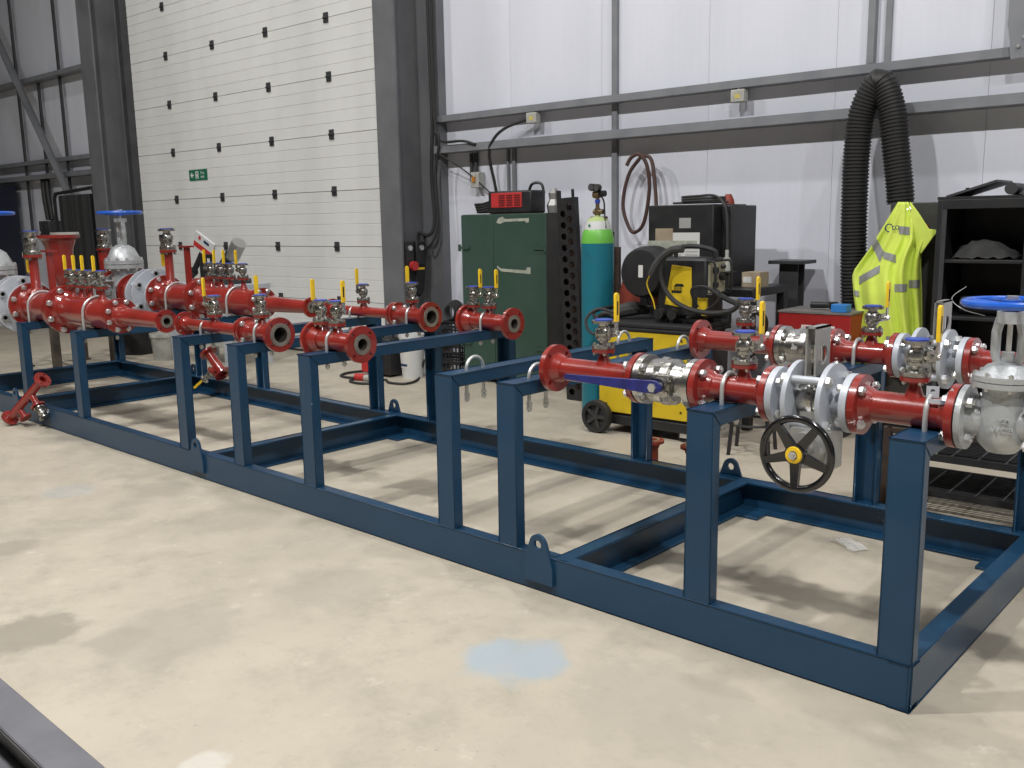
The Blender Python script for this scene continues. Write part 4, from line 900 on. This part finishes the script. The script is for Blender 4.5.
mb = MB(); mb.box(-.12, .12, -.11, .11, -.0, .02); build(mb, 'foot_plate', DGREY, t)
# ---- extraction hose
t = bthing('extraction_hose', 'thick black ribbed extraction hose arching over against the white wall', 'hose', -1.62, -.3)
def hp(px_, py_, v=-.3):
    u_, z_ = onv(px_, py_, v); return Vector((u_+1.62, v+.3, z_))
path = bez([hp(856, 345), hp(854, 300), hp(853.5, 250), hp(854.5, 200), hp(857, 150), hp(863, 110), hp(879, 82), hp(891, 106), hp(896, 150), hp(899.5, 185), hp(900.5, 203)], 40)
Ltot = sum((b-a).length for a, b in zip(path, path[1:])); N = 440
cum = [0]
for a, b in zip(path, path[1:]): cum.append(cum[-1]+(b-a).length)
res = []; j = 0
for i in range(N+1):
    d = Ltot*i/N
    while j < len(cum)-2 and cum[j+1] < d: j += 1
    res.append(path[j].lerp(path[j+1], (d-cum[j])/max(1e-9, cum[j+1]-cum[j])))
mb = MB(); mb.tube(res, .1, 22, rf=lambda s: .083+.004*(1 if int(round(s*N)) % 4 in (0, 1) else -1)); build(mb, 'ribbed_hose', mat('hose_black', (.022, .022, .022), .5), t)
mb = MB(); mb.cyl(.105, res[0].z-.12, res[0].z+.02, T(res[0].x, res[0].y, 0), 24); build(mb, 'cuff', RUBBER, t)
mb = MB(); mb.cyl(.098, .0, res[0].z-.12, T(res[0].x, res[0].y, 0), 24); build(mb, 'floor_duct', DGREY, t)
# ---- fume unit behind the jacket
t = bthing('extraction_unit', 'dark grey upright extraction unit behind the yellow jacket', 'extraction unit', -1.31, -.26)
mb = MB(); mb.box(-.155, .14, -.15, .2, .05, 1.495); build(mb, 'case', mat('olive_grey_case', (.045, .045, .04), .6), t, bevel=.006)
mb = MB(); mb.box(-.18, .18, -.18, .21, 0, .05); build(mb, 'plinth', BLACK, t)
mb = MB(); mb.box(.1, .16, -.24, -.16, 1.24, 1.33); build(mb, 'switch', BLACK, t, bevel=.01); mb = MB(); mb.box(.07, .11, -.25, -.22, 1.33, 1.36); build(mb, 'indicator', OXID, t)
mb = MB(); mb.rod((0, -.16, 1.42), (0, -.28, 1.46), .012, 8); build(mb, 'coat_hook', ZINC, t)
# ---- hi-vis jacket hung on the unit's hook
def interp(tab, y):
    if y <= tab[0][0]: return tab[0][1]
    for (a, xa), (b, xb) in zip(tab, tab[1:]):
        if y <= b: return xa+(xb-xa)*(y-a)/(b-a)
    return tab[-1][1]
JL = [(202, 898), (210, 893), (228, 882), (248, 870), (270, 854), (277, 852), (300, 854), (330, 859), (350, 862)]
JR = [(202, 911), (210, 915), (225, 922), (240, 925), (253, 921), (262, 920), (300, 921), (350, 922)]
def jv(s, t):
    dep = .05+.12*min(1, t*1.6); f = .04*min(1, .2+t*2.2)*(.6+.4*math.sin(7*s+2))
    return -.50 - dep*max(0., math.sin(PI*s))**.6 - f*math.sin(2*PI*(s*4.2+.25*math.sin(3*t))) - .012*math.sin(9*t+5*s)
def jpoint(px_, py_, off=0.):
    l, r = interp(JL, py_), interp(JR, py_); s = min(1, max(0, (px_-l)/(r-l))); t = (py_-202)/148
    v = jv(s, t)-off; u_, z_ = onv(px_, py_, v); return Vector((u_+1.37, v+.5, z_))
jk = bthing('hi_vis_jacket', 'yellow hi-vis jacket with grey reflective bands hanging before the black hose', 'jacket', -1.37, -.5)
mb = MB(); nr, nc = 44, 40
for i in range(nr+1):
    y = 202+148*i/nr; l, r = interp(JL, y), interp(JR, y)
    for j in range(nc+1): mb.v.append(jpoint(l+(r-l)*j/nc, y))
nf = len(mb.v)
for i in range(nr+1):
    y = 202+148*i/nr
    for j in range(nc+1):
        q = mb.v[i*(nc+1)+j].copy(); e = mb.v[i*(nc+1)].y*(1-j/nc)+mb.v[i*(nc+1)+nc].y*j/nc; q.y = e+.004+.05*math.sin(PI*j/nc); mb.v.append(q)
idx = lambda i, j, o=0: o+i*(nc+1)+j
for i in range(nr):
    for j in range(nc):
        mb.f.append((idx(i, j), idx(i+1, j), idx(i+1, j+1), idx(i, j+1))); mb.f.append((idx(i, j, nf), idx(i, j+1, nf), idx(i+1, j+1, nf), idx(i+1, j, nf)))
    mb.f.append((idx(i, 0), idx(i, 0, nf), idx(i+1, 0, nf), idx(i+1, 0))); mb.f.append((idx(i, nc), idx(i+1, nc), idx(i+1, nc, nf), idx(i, nc, nf)))
for j in range(nc): mb.f.append((idx(0, j), idx(0, j+1), idx(0, j+1, nf), idx(0, j, nf))); mb.f.append((idx(nr, j), idx(nr, j, nf), idx(nr, j+1, nf), idx(nr, j+1)))
build(mb, 'shell', HIVIS, jk, ang=180)
def patch(quad, name, m, off=.004):
    mb = MB(); n = 8
    for i in range(n+1):
        for j in range(n+1):
            a = Vector(quad[0]).lerp(Vector(quad[1]), i/n); b = Vector(quad[3]).lerp(Vector(quad[2]), i/n); q = a.lerp(b, j/n); mb.v.append(jpoint(q.x, q.y, off))
    mb.f = [(i*(n+1)+j, (i+1)*(n+1)+j, (i+1)*(n+1)+j+1, i*(n+1)+j+1) for i in range(n) for j in range(n)]
    return build(mb, name, m, jk, ang=180)
for q in ([(899, 226), (909.5, 227), (909.5, 235), (899, 234)], [(871, 244), (875.5, 237), (884, 252), (880, 262.5)], [(883.5, 251.5), (896, 255), (896, 263), (883, 258.5)], [(859, 276.5), (880, 265), (879.5, 272.5), (859, 284.5)],
          [(894.5, 284), (907.5, 284), (907, 292), (894.5, 292)], [(909, 280), (920, 280), (919.5, 288), (909, 288)], [(853.8, 290), (859, 291), (859, 297), (854.5, 296)], [(886, 336), (904, 338), (904, 345), (886, 343)]):
    patch(q, 'reflective_band', REFL)
u0_, z0_ = onv(921, 228, -.52)
mb = MB(); cpts = [(912, 204), (918, 212), (929, 229), (940, 230), (934, 236), (921, 254), (916, 252), (914, 235), (910, 218)]
cp = [onv(a, b, -.56) for a, b in cpts]
mb.prism([(a+1.37, b) for a, b in cp], .05, .062, VF); build(mb, 'collar', HIVIS, jk, bevel=.004)
for s_, px_, py_, sz in (('C', 888.5, 228.5, .075), ('to', 895.5, 227, .055)):
    q = jpoint(px_, py_, .022); link_mesh(text_mesh(s_, sz, PBLUE, .0006), 'lettering', jk, q, (PI/2, -.15, 0))

# ---- open black cabinet at the right
t = bthing('open_cabinet', 'open fronted black steel cabinet with shelves, right of the yellow jacket', 'cabinet', -.835, -.5)
cw, dz_, tp = .25, .25, 1.503
for nm, bxs in (('side_panel', (-cw, -cw+.03, -dz_, dz_, 0, tp)), ('side_panel', (cw-.03, cw, -dz_, dz_, 0, tp)), ('back_panel', (-cw+.03, cw-.03, dz_-.02, dz_, 0, tp)), ('top_panel', (-cw+.03, cw-.03, -dz_, dz_-.02, tp-.055, tp)), ('shelf', (-cw+.03, cw-.03, -dz_+.01, dz_-.02, 1.135, 1.155)), ('shelf', (-cw+.03, cw-.03, -dz_+.01, dz_-.02, .80, .82)), ('bottom_panel', (-cw+.03, cw-.03, -dz_, dz_-.02, 0.02, .06)), ('shelf', (-cw+.03, cw-.03, -dz_+.01, dz_-.02, .42, .44))):
    mb = MB(); mb.box(*bxs); build(mb, nm, BLACK, t, bevel=.003)
mb = MB(); mb.box(-cw+.03, -cw+.055, -dz_, -dz_+.01, .06, tp-.055); build(mb, 'frame_edge', DGREY, t)
t = bthing('tool_bag', 'grey crumpled cloth bag on the upper shelf of the black cabinet', 'bag', -.86, -.55, 1.156)
mb = MB(); n = 12
for i in range(n+1):
    for j in range(n+1):
        x, y = i/n, j/n; h = .125*math.sin(PI*x)**.5*math.sin(PI*y)**.4*(1-.5*x)+.02*random.random()
        mb.v.append(Vector((-.15+.34*x, -.12+.26*y, max(.002, h))))
mb.f = [(i*(n+1)+j, (i+1)*(n+1)+j, (i+1)*(n+1)+j+1, i*(n+1)+j+1) for i in range(n) for j in range(n)]
build(mb, 'bag', GREYF, t, ang=180)
cable('wire_loop', 'thin silver wire loop poking out of the black cabinet shelf', [B(-.80, -.7, .83), B(-.9, -.78, .87), B(-.97, -.76, .93), B(-.9, -.74, 1.0)], .002, GALV)
t = bthing('coil_roll', 'dark rubber roll lying on the lower shelf of the black cabinet', 'roll', -.82, -.58, .821)
mb = MB(); mb.cyl(.055, -.14, .12, T(0, 0, .056) @ AXX, 20); build(mb, 'roll', RUBBER, t)
# flat dark things piled on the cabinet
t = bthing('welding_screen', 'dark folded panels lying on top of the black cabinet', 'panel', -.83, -.52, 1.504)
mb = MB(); mb.box(-.26, .27, -.22, .2, 0, .016); build(mb, 'panel', BLACKM, t)
mb = MB(); mb.box(-.22, .06, -.2, .18, .02, .034, T(0, 0, .055) @ Matrix.Rotation(-.3, 4, 'Y')); build(mb, 'panel', DGREY, t)
t = bthing('rolled_mat', 'short dark rolled mat end resting on the folded panels', 'roll', -.715, -.68, 1.523); mb = MB(); mb.cyl(.034, 0, .25, T(0, 0, .034) @ AXY, 16); build(mb, 'roll', DGREY, t)
t = bthing('cloth_heap', 'dark cloth heap lying at the end of the black cabinet top', 'cloth', -.625, -.55, 1.523)
mb = MB(); n = 10
for i in range(n+1):
    for j in range(n+1): mb.v.append(Vector((-.05+.12*i/n, -.12+.24*j/n, .002+(.06+.02*random.random())*math.sin(PI*i/n)**.5*math.sin(PI*j/n)**.5)))
mb.f = [(i*(n+1)+j, (i+1)*(n+1)+j, (i+1)*(n+1)+j+1, i*(n+1)+j+1) for i in range(n) for j in range(n)]; build(mb, 'cloth', GREYF, t, ang=180)
t = bthing('capped_bottle', 'small black capped bottle standing on the back of the black cabinet', 'bottle', -1.04, -.30, 1.504); mb = MB(); mb.lathe([(0, 0), (.022, 0), (.026, .02), (.02, .05), (.013, .06), (0, .065)], ID, 16); build(mb, 'bottle', BLACK, t); mb = MB(); mb.cyl(.011, .06, .075, ID, 12); build(mb, 'cap', BLACKM, t)
# ---- low mesh rack behind the skid
P = Vector((-.80, 1.92, 0)); t = thing('mesh_rack', 'low dark steel rack with two mesh shelves behind the blue skid', 'rack', P, BROT)
RW, RD = 1.05, .42
for x in (0, RW):
    for y in (0, RD): mb = MB(); mb.box(x-.02, x+.02, y-.02, y+.02, 0, .40); build(mb, 'leg', RUST, t)
for z in (.10, .275):
    mb = MB()
    for (x0, x1, y0, y1) in ((0, RW, -.012, .0), (0, RW, RD, RD+.012), (0, .012, 0, RD), (RW-.012, RW, 0, RD)): mb.box(x0, x1, y0, y1, z-.012, z+.02)
    fr_ = build(mb, 'shelf_frame', BLACK, t)
    for k in range(14): mb = MB(); yy = RD*(k+.5)/14; mb.box(.012, RW-.012, yy-.003, yy+.003, z-.008, z+.012); build(mb, 'grating_bar', BLACK, fr_)
    for k in range(9): mb = MB(); xx = RW*(k+.5)/9; mb.box(xx-.004, xx+.004, 0, RD, z+.008, z+.016); build(mb, 'cross_bar', DGREY, fr_)
for y in (0, RD): mb = MB(); mb.box(0, RW, y-.015, y+.015, .38, .40); build(mb, 'top_rail', RUST, t)

# ---- junction boxes, cables and hose on the back wall
for (px_, py_, lab) in ((533, 118, 'small grey junction box hung from the upper wall rail, near the grey column'), (739, 96, 'small grey junction box hung from the upper wall rail, above the black cabinet')):
    u_, z_ = onv(px_, py_, -.1); t = bthing('junction_box', lab, 'junction box', u_, -.1, z_)
    mb = MB(); mb.box(-.055, .055, -.03, .04, -.045, .045); build(mb, 'case', OFFW, t, bevel=.006); mb = MB(); mb.box(-.02, .022, -.0315, -.03, -.018, .012); build(mb, 'label', mat('pale_yellow_label', (.6, .5, .12), .6), t)
    mb = MB(); mb.cyl(.012, .045, .07, T(0, 0, 0), 8); build(mb, 'gland', GALV, t)
cable('wall_cable', 'black cable sagging from the junction box down to the lower rail', [B(onv(533, 118, -.1)[0]-.05, -.1, onv(533, 118, -.1)[1]), B(-4.92, -.15, 2.24), B(-5.05, -.17, 2.14), B(-5.12, -.14, 2.0), B(-5.1, -.06, 1.6), B(-5.1, -.05, 1.0)], .014, RUBBER)
cable('wall_cable', 'thick black cable running down the edge of the grey column', [B(-5.80, -.18, 5.2), B(-5.80, -.18, 3.2), B(-5.79, -.18, 2.4), B(-5.82, -.18, 1.9), B(-5.79, -.19, 1.45), B(-5.84, -.22, 1.31), B(-5.95, -.24, 1.33), B(-5.97, -.24, 1.26)], .018, RUBBER)
cable('wall_cable', 'second black cable curving along the column to the control box', [B(-5.77, -.18, 5.2), B(-5.77, -.18, 2.6), B(-5.7, -.19, 2.2), B(-5.76, -.19, 1.9), B(-5.75, -.19, 1.4), B(-5.85, -.22, 1.2), B(-5.92, -.2, 1.3), B(-5.94, -.18, 1.26)], .013, RUBBER)
cable('wall_cable', 'black cable bowing from the column over the lower wall rail', [B(-5.78, -.16, 2.25), B(-5.65, -.19, 2.17), B(-5.4, -.19, 2.16), B(-5.25, -.18, 2.12)], .012, RUBBER)
cable('wall_cable', 'thin dark wire slanting across the wall behind the red charger', [B(-5.7, -.19, 2.06), B(-5.45, -.12, 1.9), B(-5.2, -.1, 1.72), B(-4.85, -.3, 1.56)], .007, RUBBER)
for (u_, lab) in ((-5.44, 'left vertical grey conduit feeding the isolator switch'), (-5.38, 'right vertical grey conduit beside the isolator switch')): cable('conduit_drop', lab, [B(u_, -.03, 2.06), B(u_, -.03, 1.95), B(u_, -.03, 1.8)], .018, DGREY, 'conduit')
u_, z_ = onv(478, 180, -.05); t = bthing('isolator_switch', 'small wall isolator switch with orange knob above the green cabinet', 'switch', u_, -.05, z_)
mb = MB(); mb.box(-.05, .05, -.05, .045, -.07, .07); build(mb, 'case', OFFW, t, bevel=.006); mb = MB(); mb.box(-.02, .012, -.065, -.05, -.02, .03); build(mb, 'knob', mat('orange_knob', (.5, .2, .03), .5), t)
pts = [onv(a, b, -.12) for a, b in ((640, 156), (628, 175), (623, 205), (630, 228), (637, 232), (646, 222), (652, 190), (650, 165), (643, 155), (636, 158), (632, 166))]
cable('wall_hose', 'brown rubber hose loop hung on the wall above the cables', [B(a, -.1-.01*i, b) for i, (a, b) in enumerate(pts)], .015, BROWNH, 'hose')
pts = [onv(a, b, -.14) for a, b in ((642, 155), (652, 160), (657, 185), (660, 215), (662, 240))]
cable('wall_hose', 'brown rubber hose dropping from the loop behind the black cabinet', [B(a, -.13-.02*i, b) for i, (a, b) in enumerate(pts)], .015, BROWNH, 'hose')
for k in range(3):
    cable('supply_cable', ['upper black supply cable slanting from the cylinder to the black cabinet', 'middle black supply cable slanting from the cylinder to the black cabinet', 'lower black supply cable slanting from the cylinder to the black cabinet'][k], [B(-3.3, -.25, .72-.05*k), B(-3.15, -.4, .98-.05*k), B(-2.98, -.55, 1.22-.07*k), B(-2.94, -.5, 1.3-.07*k)], .018, RUBBER)
u_, z_ = onv(615, 290, -.7); t = bthing('red_drum', 'red plastic drum half hidden behind the spool cover', 'drum', -3.19, -.66)
mb = MB(); mb.lathe([(0, 0), (.14, 0), (.15, .1), (.15, .9), (.12, 1.0), (0, 1.0)], ID, 24); build(mb, 'body', OXID, t); mb = MB(); mb.cyl(.05, 1.0, 1.03, ID, 16); build(mb, 'cap', BLACK, t)

# ---- control boxes on the column, bucket, small welder, crates
t = bthing('control_box', 'black control box with rotary switch and red stop button on the grey column', 'control box', -5.99, -.26, 1.0, 'control boxes on the column')
mb = MB(); mb.box(-.065, .05, -.19, -.07, 0, .25); build(mb, 'box', BLACK, t, bevel=.008)
mb = MB(); mb.cyl(.025, .05, .065, T(0, -.13, .19) @ AXX, 14); build(mb, 'rotary_switch', GALV, t)
mb = MB(); mb.cyl(.045, .05, .09, T(0, -.1, .02) @ AXX, 18); build(mb, 'stop_button', PRED, t)
t = bthing('control_box', 'black control box with rotary switch and pointed black pendant below', 'control box', -5.99, -.26, 1.0, 'control boxes on the column')
mb = MB(); mb.box(-.065, .06, -.05, .08, .02, .25); build(mb, 'box', BLACK, t, bevel=.008)
mb = MB(); mb.cyl(.025, .06, .075, T(0, .015, .19) @ AXX, 14); build(mb, 'rotary_switch', GALV, t)
mb = MB(); mb.prism([(-.05, -.24), (.0, -.28), (.05, -.22), (.075, .015), (-.05, .015)], .02, .05, AXX); build(mb, 'pendant', BLACKM, t, bevel=.006)
mb = MB(); mb.box(.0505, .0515, -.04, .06, -.02, .0); build(mb, 'warning_strip', YEL, t)
P = on(413, 377, 2, 0); t = thing('plastic_bucket', 'white plastic bucket with printed label standing by the grey column', 'bucket', P); t.scale = (.78, .78, .95)
mb = MB(); mb.lathe([(0, 0), (.125, 0), (.15, .36), (.152, .4), (.0, .4)], ID, 30); build(mb, 'body', WHITE, t); mb = MB(); mb.lathe([(.0, .43), (.158, .43), (.16, .395), (.15, .395)], ID, 30); build(mb, 'lid', WHITE, t)
mb = MB(); n = 10
for i in range(n+1):
    a = -2.2+1.3*i/n
    for z in (.1, .33): rr = .1265+.025*z/.36+.002; mb.v.append(Vector((rr*math.cos(a), rr*math.sin(a), z)))
mb.f = [(2*i, 2*i+2, 2*i+3, 2*i+1) for i in range(n)]; lb = build(mb, 'label', PAPER, t, ang=180)
mb = MB()
for i in range(n+1):
    a = -2.1+.9*i/n
    for z in (.12, .145): rr = .1265+.025*z/.36+.003; mb.v.append(Vector((rr*math.cos(a), rr*math.sin(a), z)))
mb.f = [(2*i, 2*i+2, 2*i+3, 2*i+1) for i in range(n)]; build(mb, 'print_band', PBLUE, lb, ang=180)
Pb = on(383, 377, 2, 0); t = thing('inverter_welder', 'black and red portable welder on the floor beside the white bucket', 'welder', Pb, BROT)
mb = MB(); mb.box(-.28, .1, .0, .22, .02, .36); build(mb, 'case', BLACK, t, bevel=.012); mb = MB(); mb.box(-.29, -.02, -.008, .0, .03, .34); build(mb, 'front_panel', PRED, t); mb = MB(); mb.tube(bez([(-.1, .11, .36), (-.08, .11, .42), (.03, .11, .42), (.05, .11, .36)], 6), .014, 8); build(mb, 'handle', BLACK, t)
mb = MB(); mb.box(.0, .08, -.004, .0, .28, .31); build(mb, 'vent', DGREY, t)
Pp = on(365, 381, 2, 0); t = thing('cable_plug', 'red and white trailing socket lying on the floor by the portable welder', 'plug', Pp, .3)
mb = MB(); mb.rod((-.1, 0, .035), (.0, 0, .035), .032, 14); build(mb, 'red_shell', PRED, t); mb = MB(); mb.rod((0, 0, .03), (.13, -.02, .03), .03, 14); build(mb, 'grey_shell', OFFW, t)
def fpts(L, z=.012): return [Vector((on(a, b, 2, 0).x, on(a, b, 2, 0).y, z)) for a, b in L]
cable('floor_cable', 'black cable lying in a loop before the small welder', fpts([(365, 372), (348, 374), (341, 377), (352, 379), (366, 377)]), .012, RUBBER)
cable('floor_cable', 'black cable trailing from the red socket across the floor', fpts([(358, 379), (350, 382), (358, 384.5), (372, 384.5), (384, 381)]), .012, RUBBER)
cable('floor_cable', 'black cable sweeping past the foot of the white bucket', fpts([(386, 381), (390, 384), (405, 385), (416, 382), (421, 376)])+[on(424, 360, 1, 3.1)], .011, RUBBER)
# black plastic crates
for k in range(3):
    t = bthing('plastic_crate', 'black lattice plastic crate by the green cabinet, '+('lowest of its stack', 'middle of its stack', 'topmost of its stack')[k], 'crate', -5.42, -.36, .165*k, 'black lattice crates')
    z = 0.
    for (x0, x1, y0, y1) in ((-.2, .2, -.14, -.13), (-.2, .2, .13, .14), (-.2, -.19, -.13, .13), (.19, .2, -.13, .13)):
        mb = MB(); mb.box(x0, x1, y0, y1, z, z+.02); mb.box(x0, x1, y0, y1, z+.07, z+.085); mb.box(x0, x1, y0, y1, z+.135, z+.16)
        Lx, Ly = x1-x0, y1-y0; nn = 9
        for q in range(nn+1):
            if Lx > Ly: xx = x0+(Lx-.012)*q/nn; mb.box(xx, xx+.012, y0+.001, y1-.001, z, z+.16)
            else: yy = y0+(Ly-.012)*q/nn; mb.box(x0+.001, x1-.001, yy, yy+.012, z, z+.16)
        build(mb, 'lattice_side', BLACK, t)
t = bthing('cable_coil', 'black cable coil resting on top of the lattice crates', 'cable', -5.42, -.36, .50)
for k in range(4): mb = MB(); mb.add(*torus(.1-.012*k, .013, 24, 8), T(0, 0, .1) @ Matrix.Rotation(PI/2, 4, 'X') @ T(0, 0, -.04+.026*k)); build(mb, 'loop', RUBBER, t)
mb = MB(); mb.box(-.08, .08, -.05, .06, 0, .02); build(mb, 'tray', BLACK, t)
t = bthing('white_canister', 'white canister standing between the bucket and lattice crates', 'canister', -5.69, -.47); t.scale = (.6, .6, .8); mb = MB(); mb.lathe([(0, 0), (.08, 0), (.08, .2), (.03, .26), (.03, .29), (0, .29)], ID, 20); build(mb, 'body', WHITE, t); mb = MB(); mb.cyl(.035, .29, .33, ID, 14); build(mb, 'cap', BLACK, t)
mb = MB(); mb.cyl(.02, .33, .62, ID, 10); build(mb, 'blue_tube', mat('bright_blue', (.03, .2, .55), .5), t)

# ---- far left corner
t = thing('trestle', 'worn brown steel trestle standing behind the far end of the skid', 'trestle', on(72, 366, 2, 0), BROT)
for x in (-.35, .35):
    for y in (-.3, .3): mb = MB(); mb.box(x-.035, x+.035, y-.035, y+.035, .02, .72); mb.box(x-.05, x+.05, y-.05, y+.05, 0, .02); build(mb, 'leg', TRES, t)
for (x0, x1, y0, y1, z) in ((-.4, .4, -.34, -.26, .72), (-.4, .4, .26, .34, .72), (-.39, -.31, -.26, .26, .72), (.31, .39, -.26, .26, .72), (-.33, .33, -.32, -.28, .45), (-.33, .33, .28, .32, .45)): mb = MB(); mb.box(x0, x1, y0, y1, z, z+.07); build(mb, 'rail', TRES, t)
t = thing('black_bin', 'black plastic bin standing before the white sectional door', 'bin', on(139, 353, 2, 0)); mb = MB(); mb.lathe([(0, 0), (.2, 0), (.24, .55), (.255, .56), (.255, .59), (.235, .59), (.19, .03), (0, .03)], ID, 28); build(mb, 'body', BLACKM, t)
t = thing('white_tub', 'dirty white plastic tub standing near the black bin', 'tub', on(167, 359, 2, 0)); mb = MB(); mb.lathe([(0, 0), (.13, 0), (.155, .25), (.165, .25), (.165, .29), (.15, .29), (.12, .02), (0, .02)], ID, 26); build(mb, 'body', OFFW, t); mb = MB(); mb.tube([(.16*math.cos(a), .16*math.sin(a)*.3-.05, .27-.2*math.sin(a)) for a in [PI*i/12 for i in range(13)]], .004, 6); build(mb, 'handle', ZINC, t)
t = bthing('saw_bench', 'pale grey steel bench under the chop saw before the door', 'bench', -8.15, -1.1)
mb = MB(); mb.box(-.55, .55, -.28, .28, .78, .84); build(mb, 'top', PALE, t, bevel=.005)
for x in (-.5, .5):
    for y in (-.24, .24): mb = MB(); mb.box(x-.03, x+.03, y-.03, y+.03, 0, .78); build(mb, 'leg', PALE, t)
mb = MB(); mb.box(-.5, .5, -.2, .2, .2, .5); build(mb, 'lower_cabinet', OFFW, t, bevel=.005)
t = bthing('chop_saw', 'chop saw with silver motor and red lettered white guard', 'chop saw', -8.05, -1.1, .841)
mb = MB(); mb.box(-.3, .3, -.16, .16, 0, .05); mb.box(-.1, .05, -.05, .05, .05, .16); build(mb, 'base', DGREY, t, bevel=.005)
mb = MB(); mb.rod((-.02, 0, .12), (.22, 0, .33), .055, 16); build(mb, 'arm', DGREY, t)
mb = MB(); mb.rod((.19, .02, .27), (.33, .02, .42), .075, 20); build(mb, 'motor', ALU, t)
MG = T(-.16, -.06, .35) @ Matrix.Rotation(.42, 4, 'Y')
mb = MB(); mb.box(-.2, .16, -.03, .0, -.055, .13, MG); g = build(mb, 'guard', WHITE, t, bevel=.004)
mb = MB(); mb.box(-.19, .15, -.0312, -.03, -.03, .025, MG); build(mb, 'red_band', PRED, g)
mb = MB(); mb.prism([(-.12, .07), (-.08, .07), (-.08, .11), (-.12, .11)], .031, .032, MG @ VF); build(mb, 'red_mark', PRED, g)
mb = MB(); mb.box(-.02, .08, -.0315, -.03, .07, .1, MG); build(mb, 'print_block', PBLUE, g)
mb = MB(); mb.rod((-.24, -.05, .33), (-.42, -.06, .12), .03, 12); mb.rod((-.42, -.06, .12), (-.5, -.06, .08), .05, 12); build(mb, 'handle', BLACKM, t)
t = bthing('bench_vice', 'black clamp vice standing on the pale bench beside the saw', 'vice', -7.98, -1.33, .841); mb = MB(); mb.box(-.05, .0, -.03, .03, 0, .3); mb.box(-.05, .15, -.025, .025, .27, .31); mb.cyl(.012, .08, .3, T(.12, 0, 0), 8); build(mb, 'frame', BLACK, t)
# navy machine, switch box, dark racking at the far wall
t = bthing('navy_cabinet', 'tall navy machine cabinet by the far wall', 'machine', -15.75, -.45); mb = MB(); mb.box(-.5, .5, -.35, .35, 0, 2.12); build(mb, 'case', NAVYC, t, bevel=.01); mb = MB(); mb.box(-.46, .46, -.36, -.35, .1, 2.0); d_ = build(mb, 'door', NAVYC, t); mb = MB(); mb.box(.2, .44, -.362, -.36, 1.2, 1.23); build(mb, 'stripe', GREEN, d_)
mb = MB(); mb.box(.5, .52, -.36, -.32, 0, 2.1); build(mb, 'edge_trim', RAILG, t)
t = bthing('switch_box', 'black electrical switch box on the far wall under the conduits', 'switch box', -14.08, -.12, 1.32); mb = MB(); mb.box(-.17, .17, -.12, .11, 0, .24); build(mb, 'case', DGREY, t, bevel=.01); mb = MB(); mb.box(-.015, .015, -.13, -.12, .02, .22); build(mb, 'latch', BLACK, t)
for k, (a, lab) in enumerate(((-.08, 'left thick cable dropping into the far switch box'), (.06, 'right thick cable dropping into the far switch box'))): cable('feed_cable', lab, [B(-14.2+a, -.1, 2.2), B(-14.16+a, -.12, 1.9), B(-14.1+a, -.12, 1.58)], .035, RUBBER)
t = bthing('curtain_rack', 'black welding curtain on a frame beside the far brace', 'curtain', -12.62, -.45)
mb = MB(); mb.tube([(-.55, 0, 0), (-.55, 0, 1.85), (-.5, 0, 1.93), (.6, 0, 1.98), (.65, 0, 1.9), (.65, 0, 0)], .025, 8); build(mb, 'frame', BLACK, t)
mb = MB(); n = 60
for i in range(n+1):
    x = -.42+1.0*i/n
    for z in (.1, 1.9): mb.v.append(Vector((x, .04*math.sin(i*.9)+.02*math.sin(i*.37), z)))
for i in range(n+1):
    x = -.42+1.0*i/n
    for z in (.1, 1.9): mb.v.append(Vector((x, .012+.04*math.sin(i*.9)+.02*math.sin(i*.37), z)))
o2 = 2*(n+1); mb.f = [(2*i, 2*i+2, 2*i+3, 2*i+1) for i in range(n)]+[(o2+2*i, o2+2*i+1, o2+2*i+3, o2+2*i+2) for i in range(n)]
build(mb, 'curtain', BLACKM, t, ang=180)
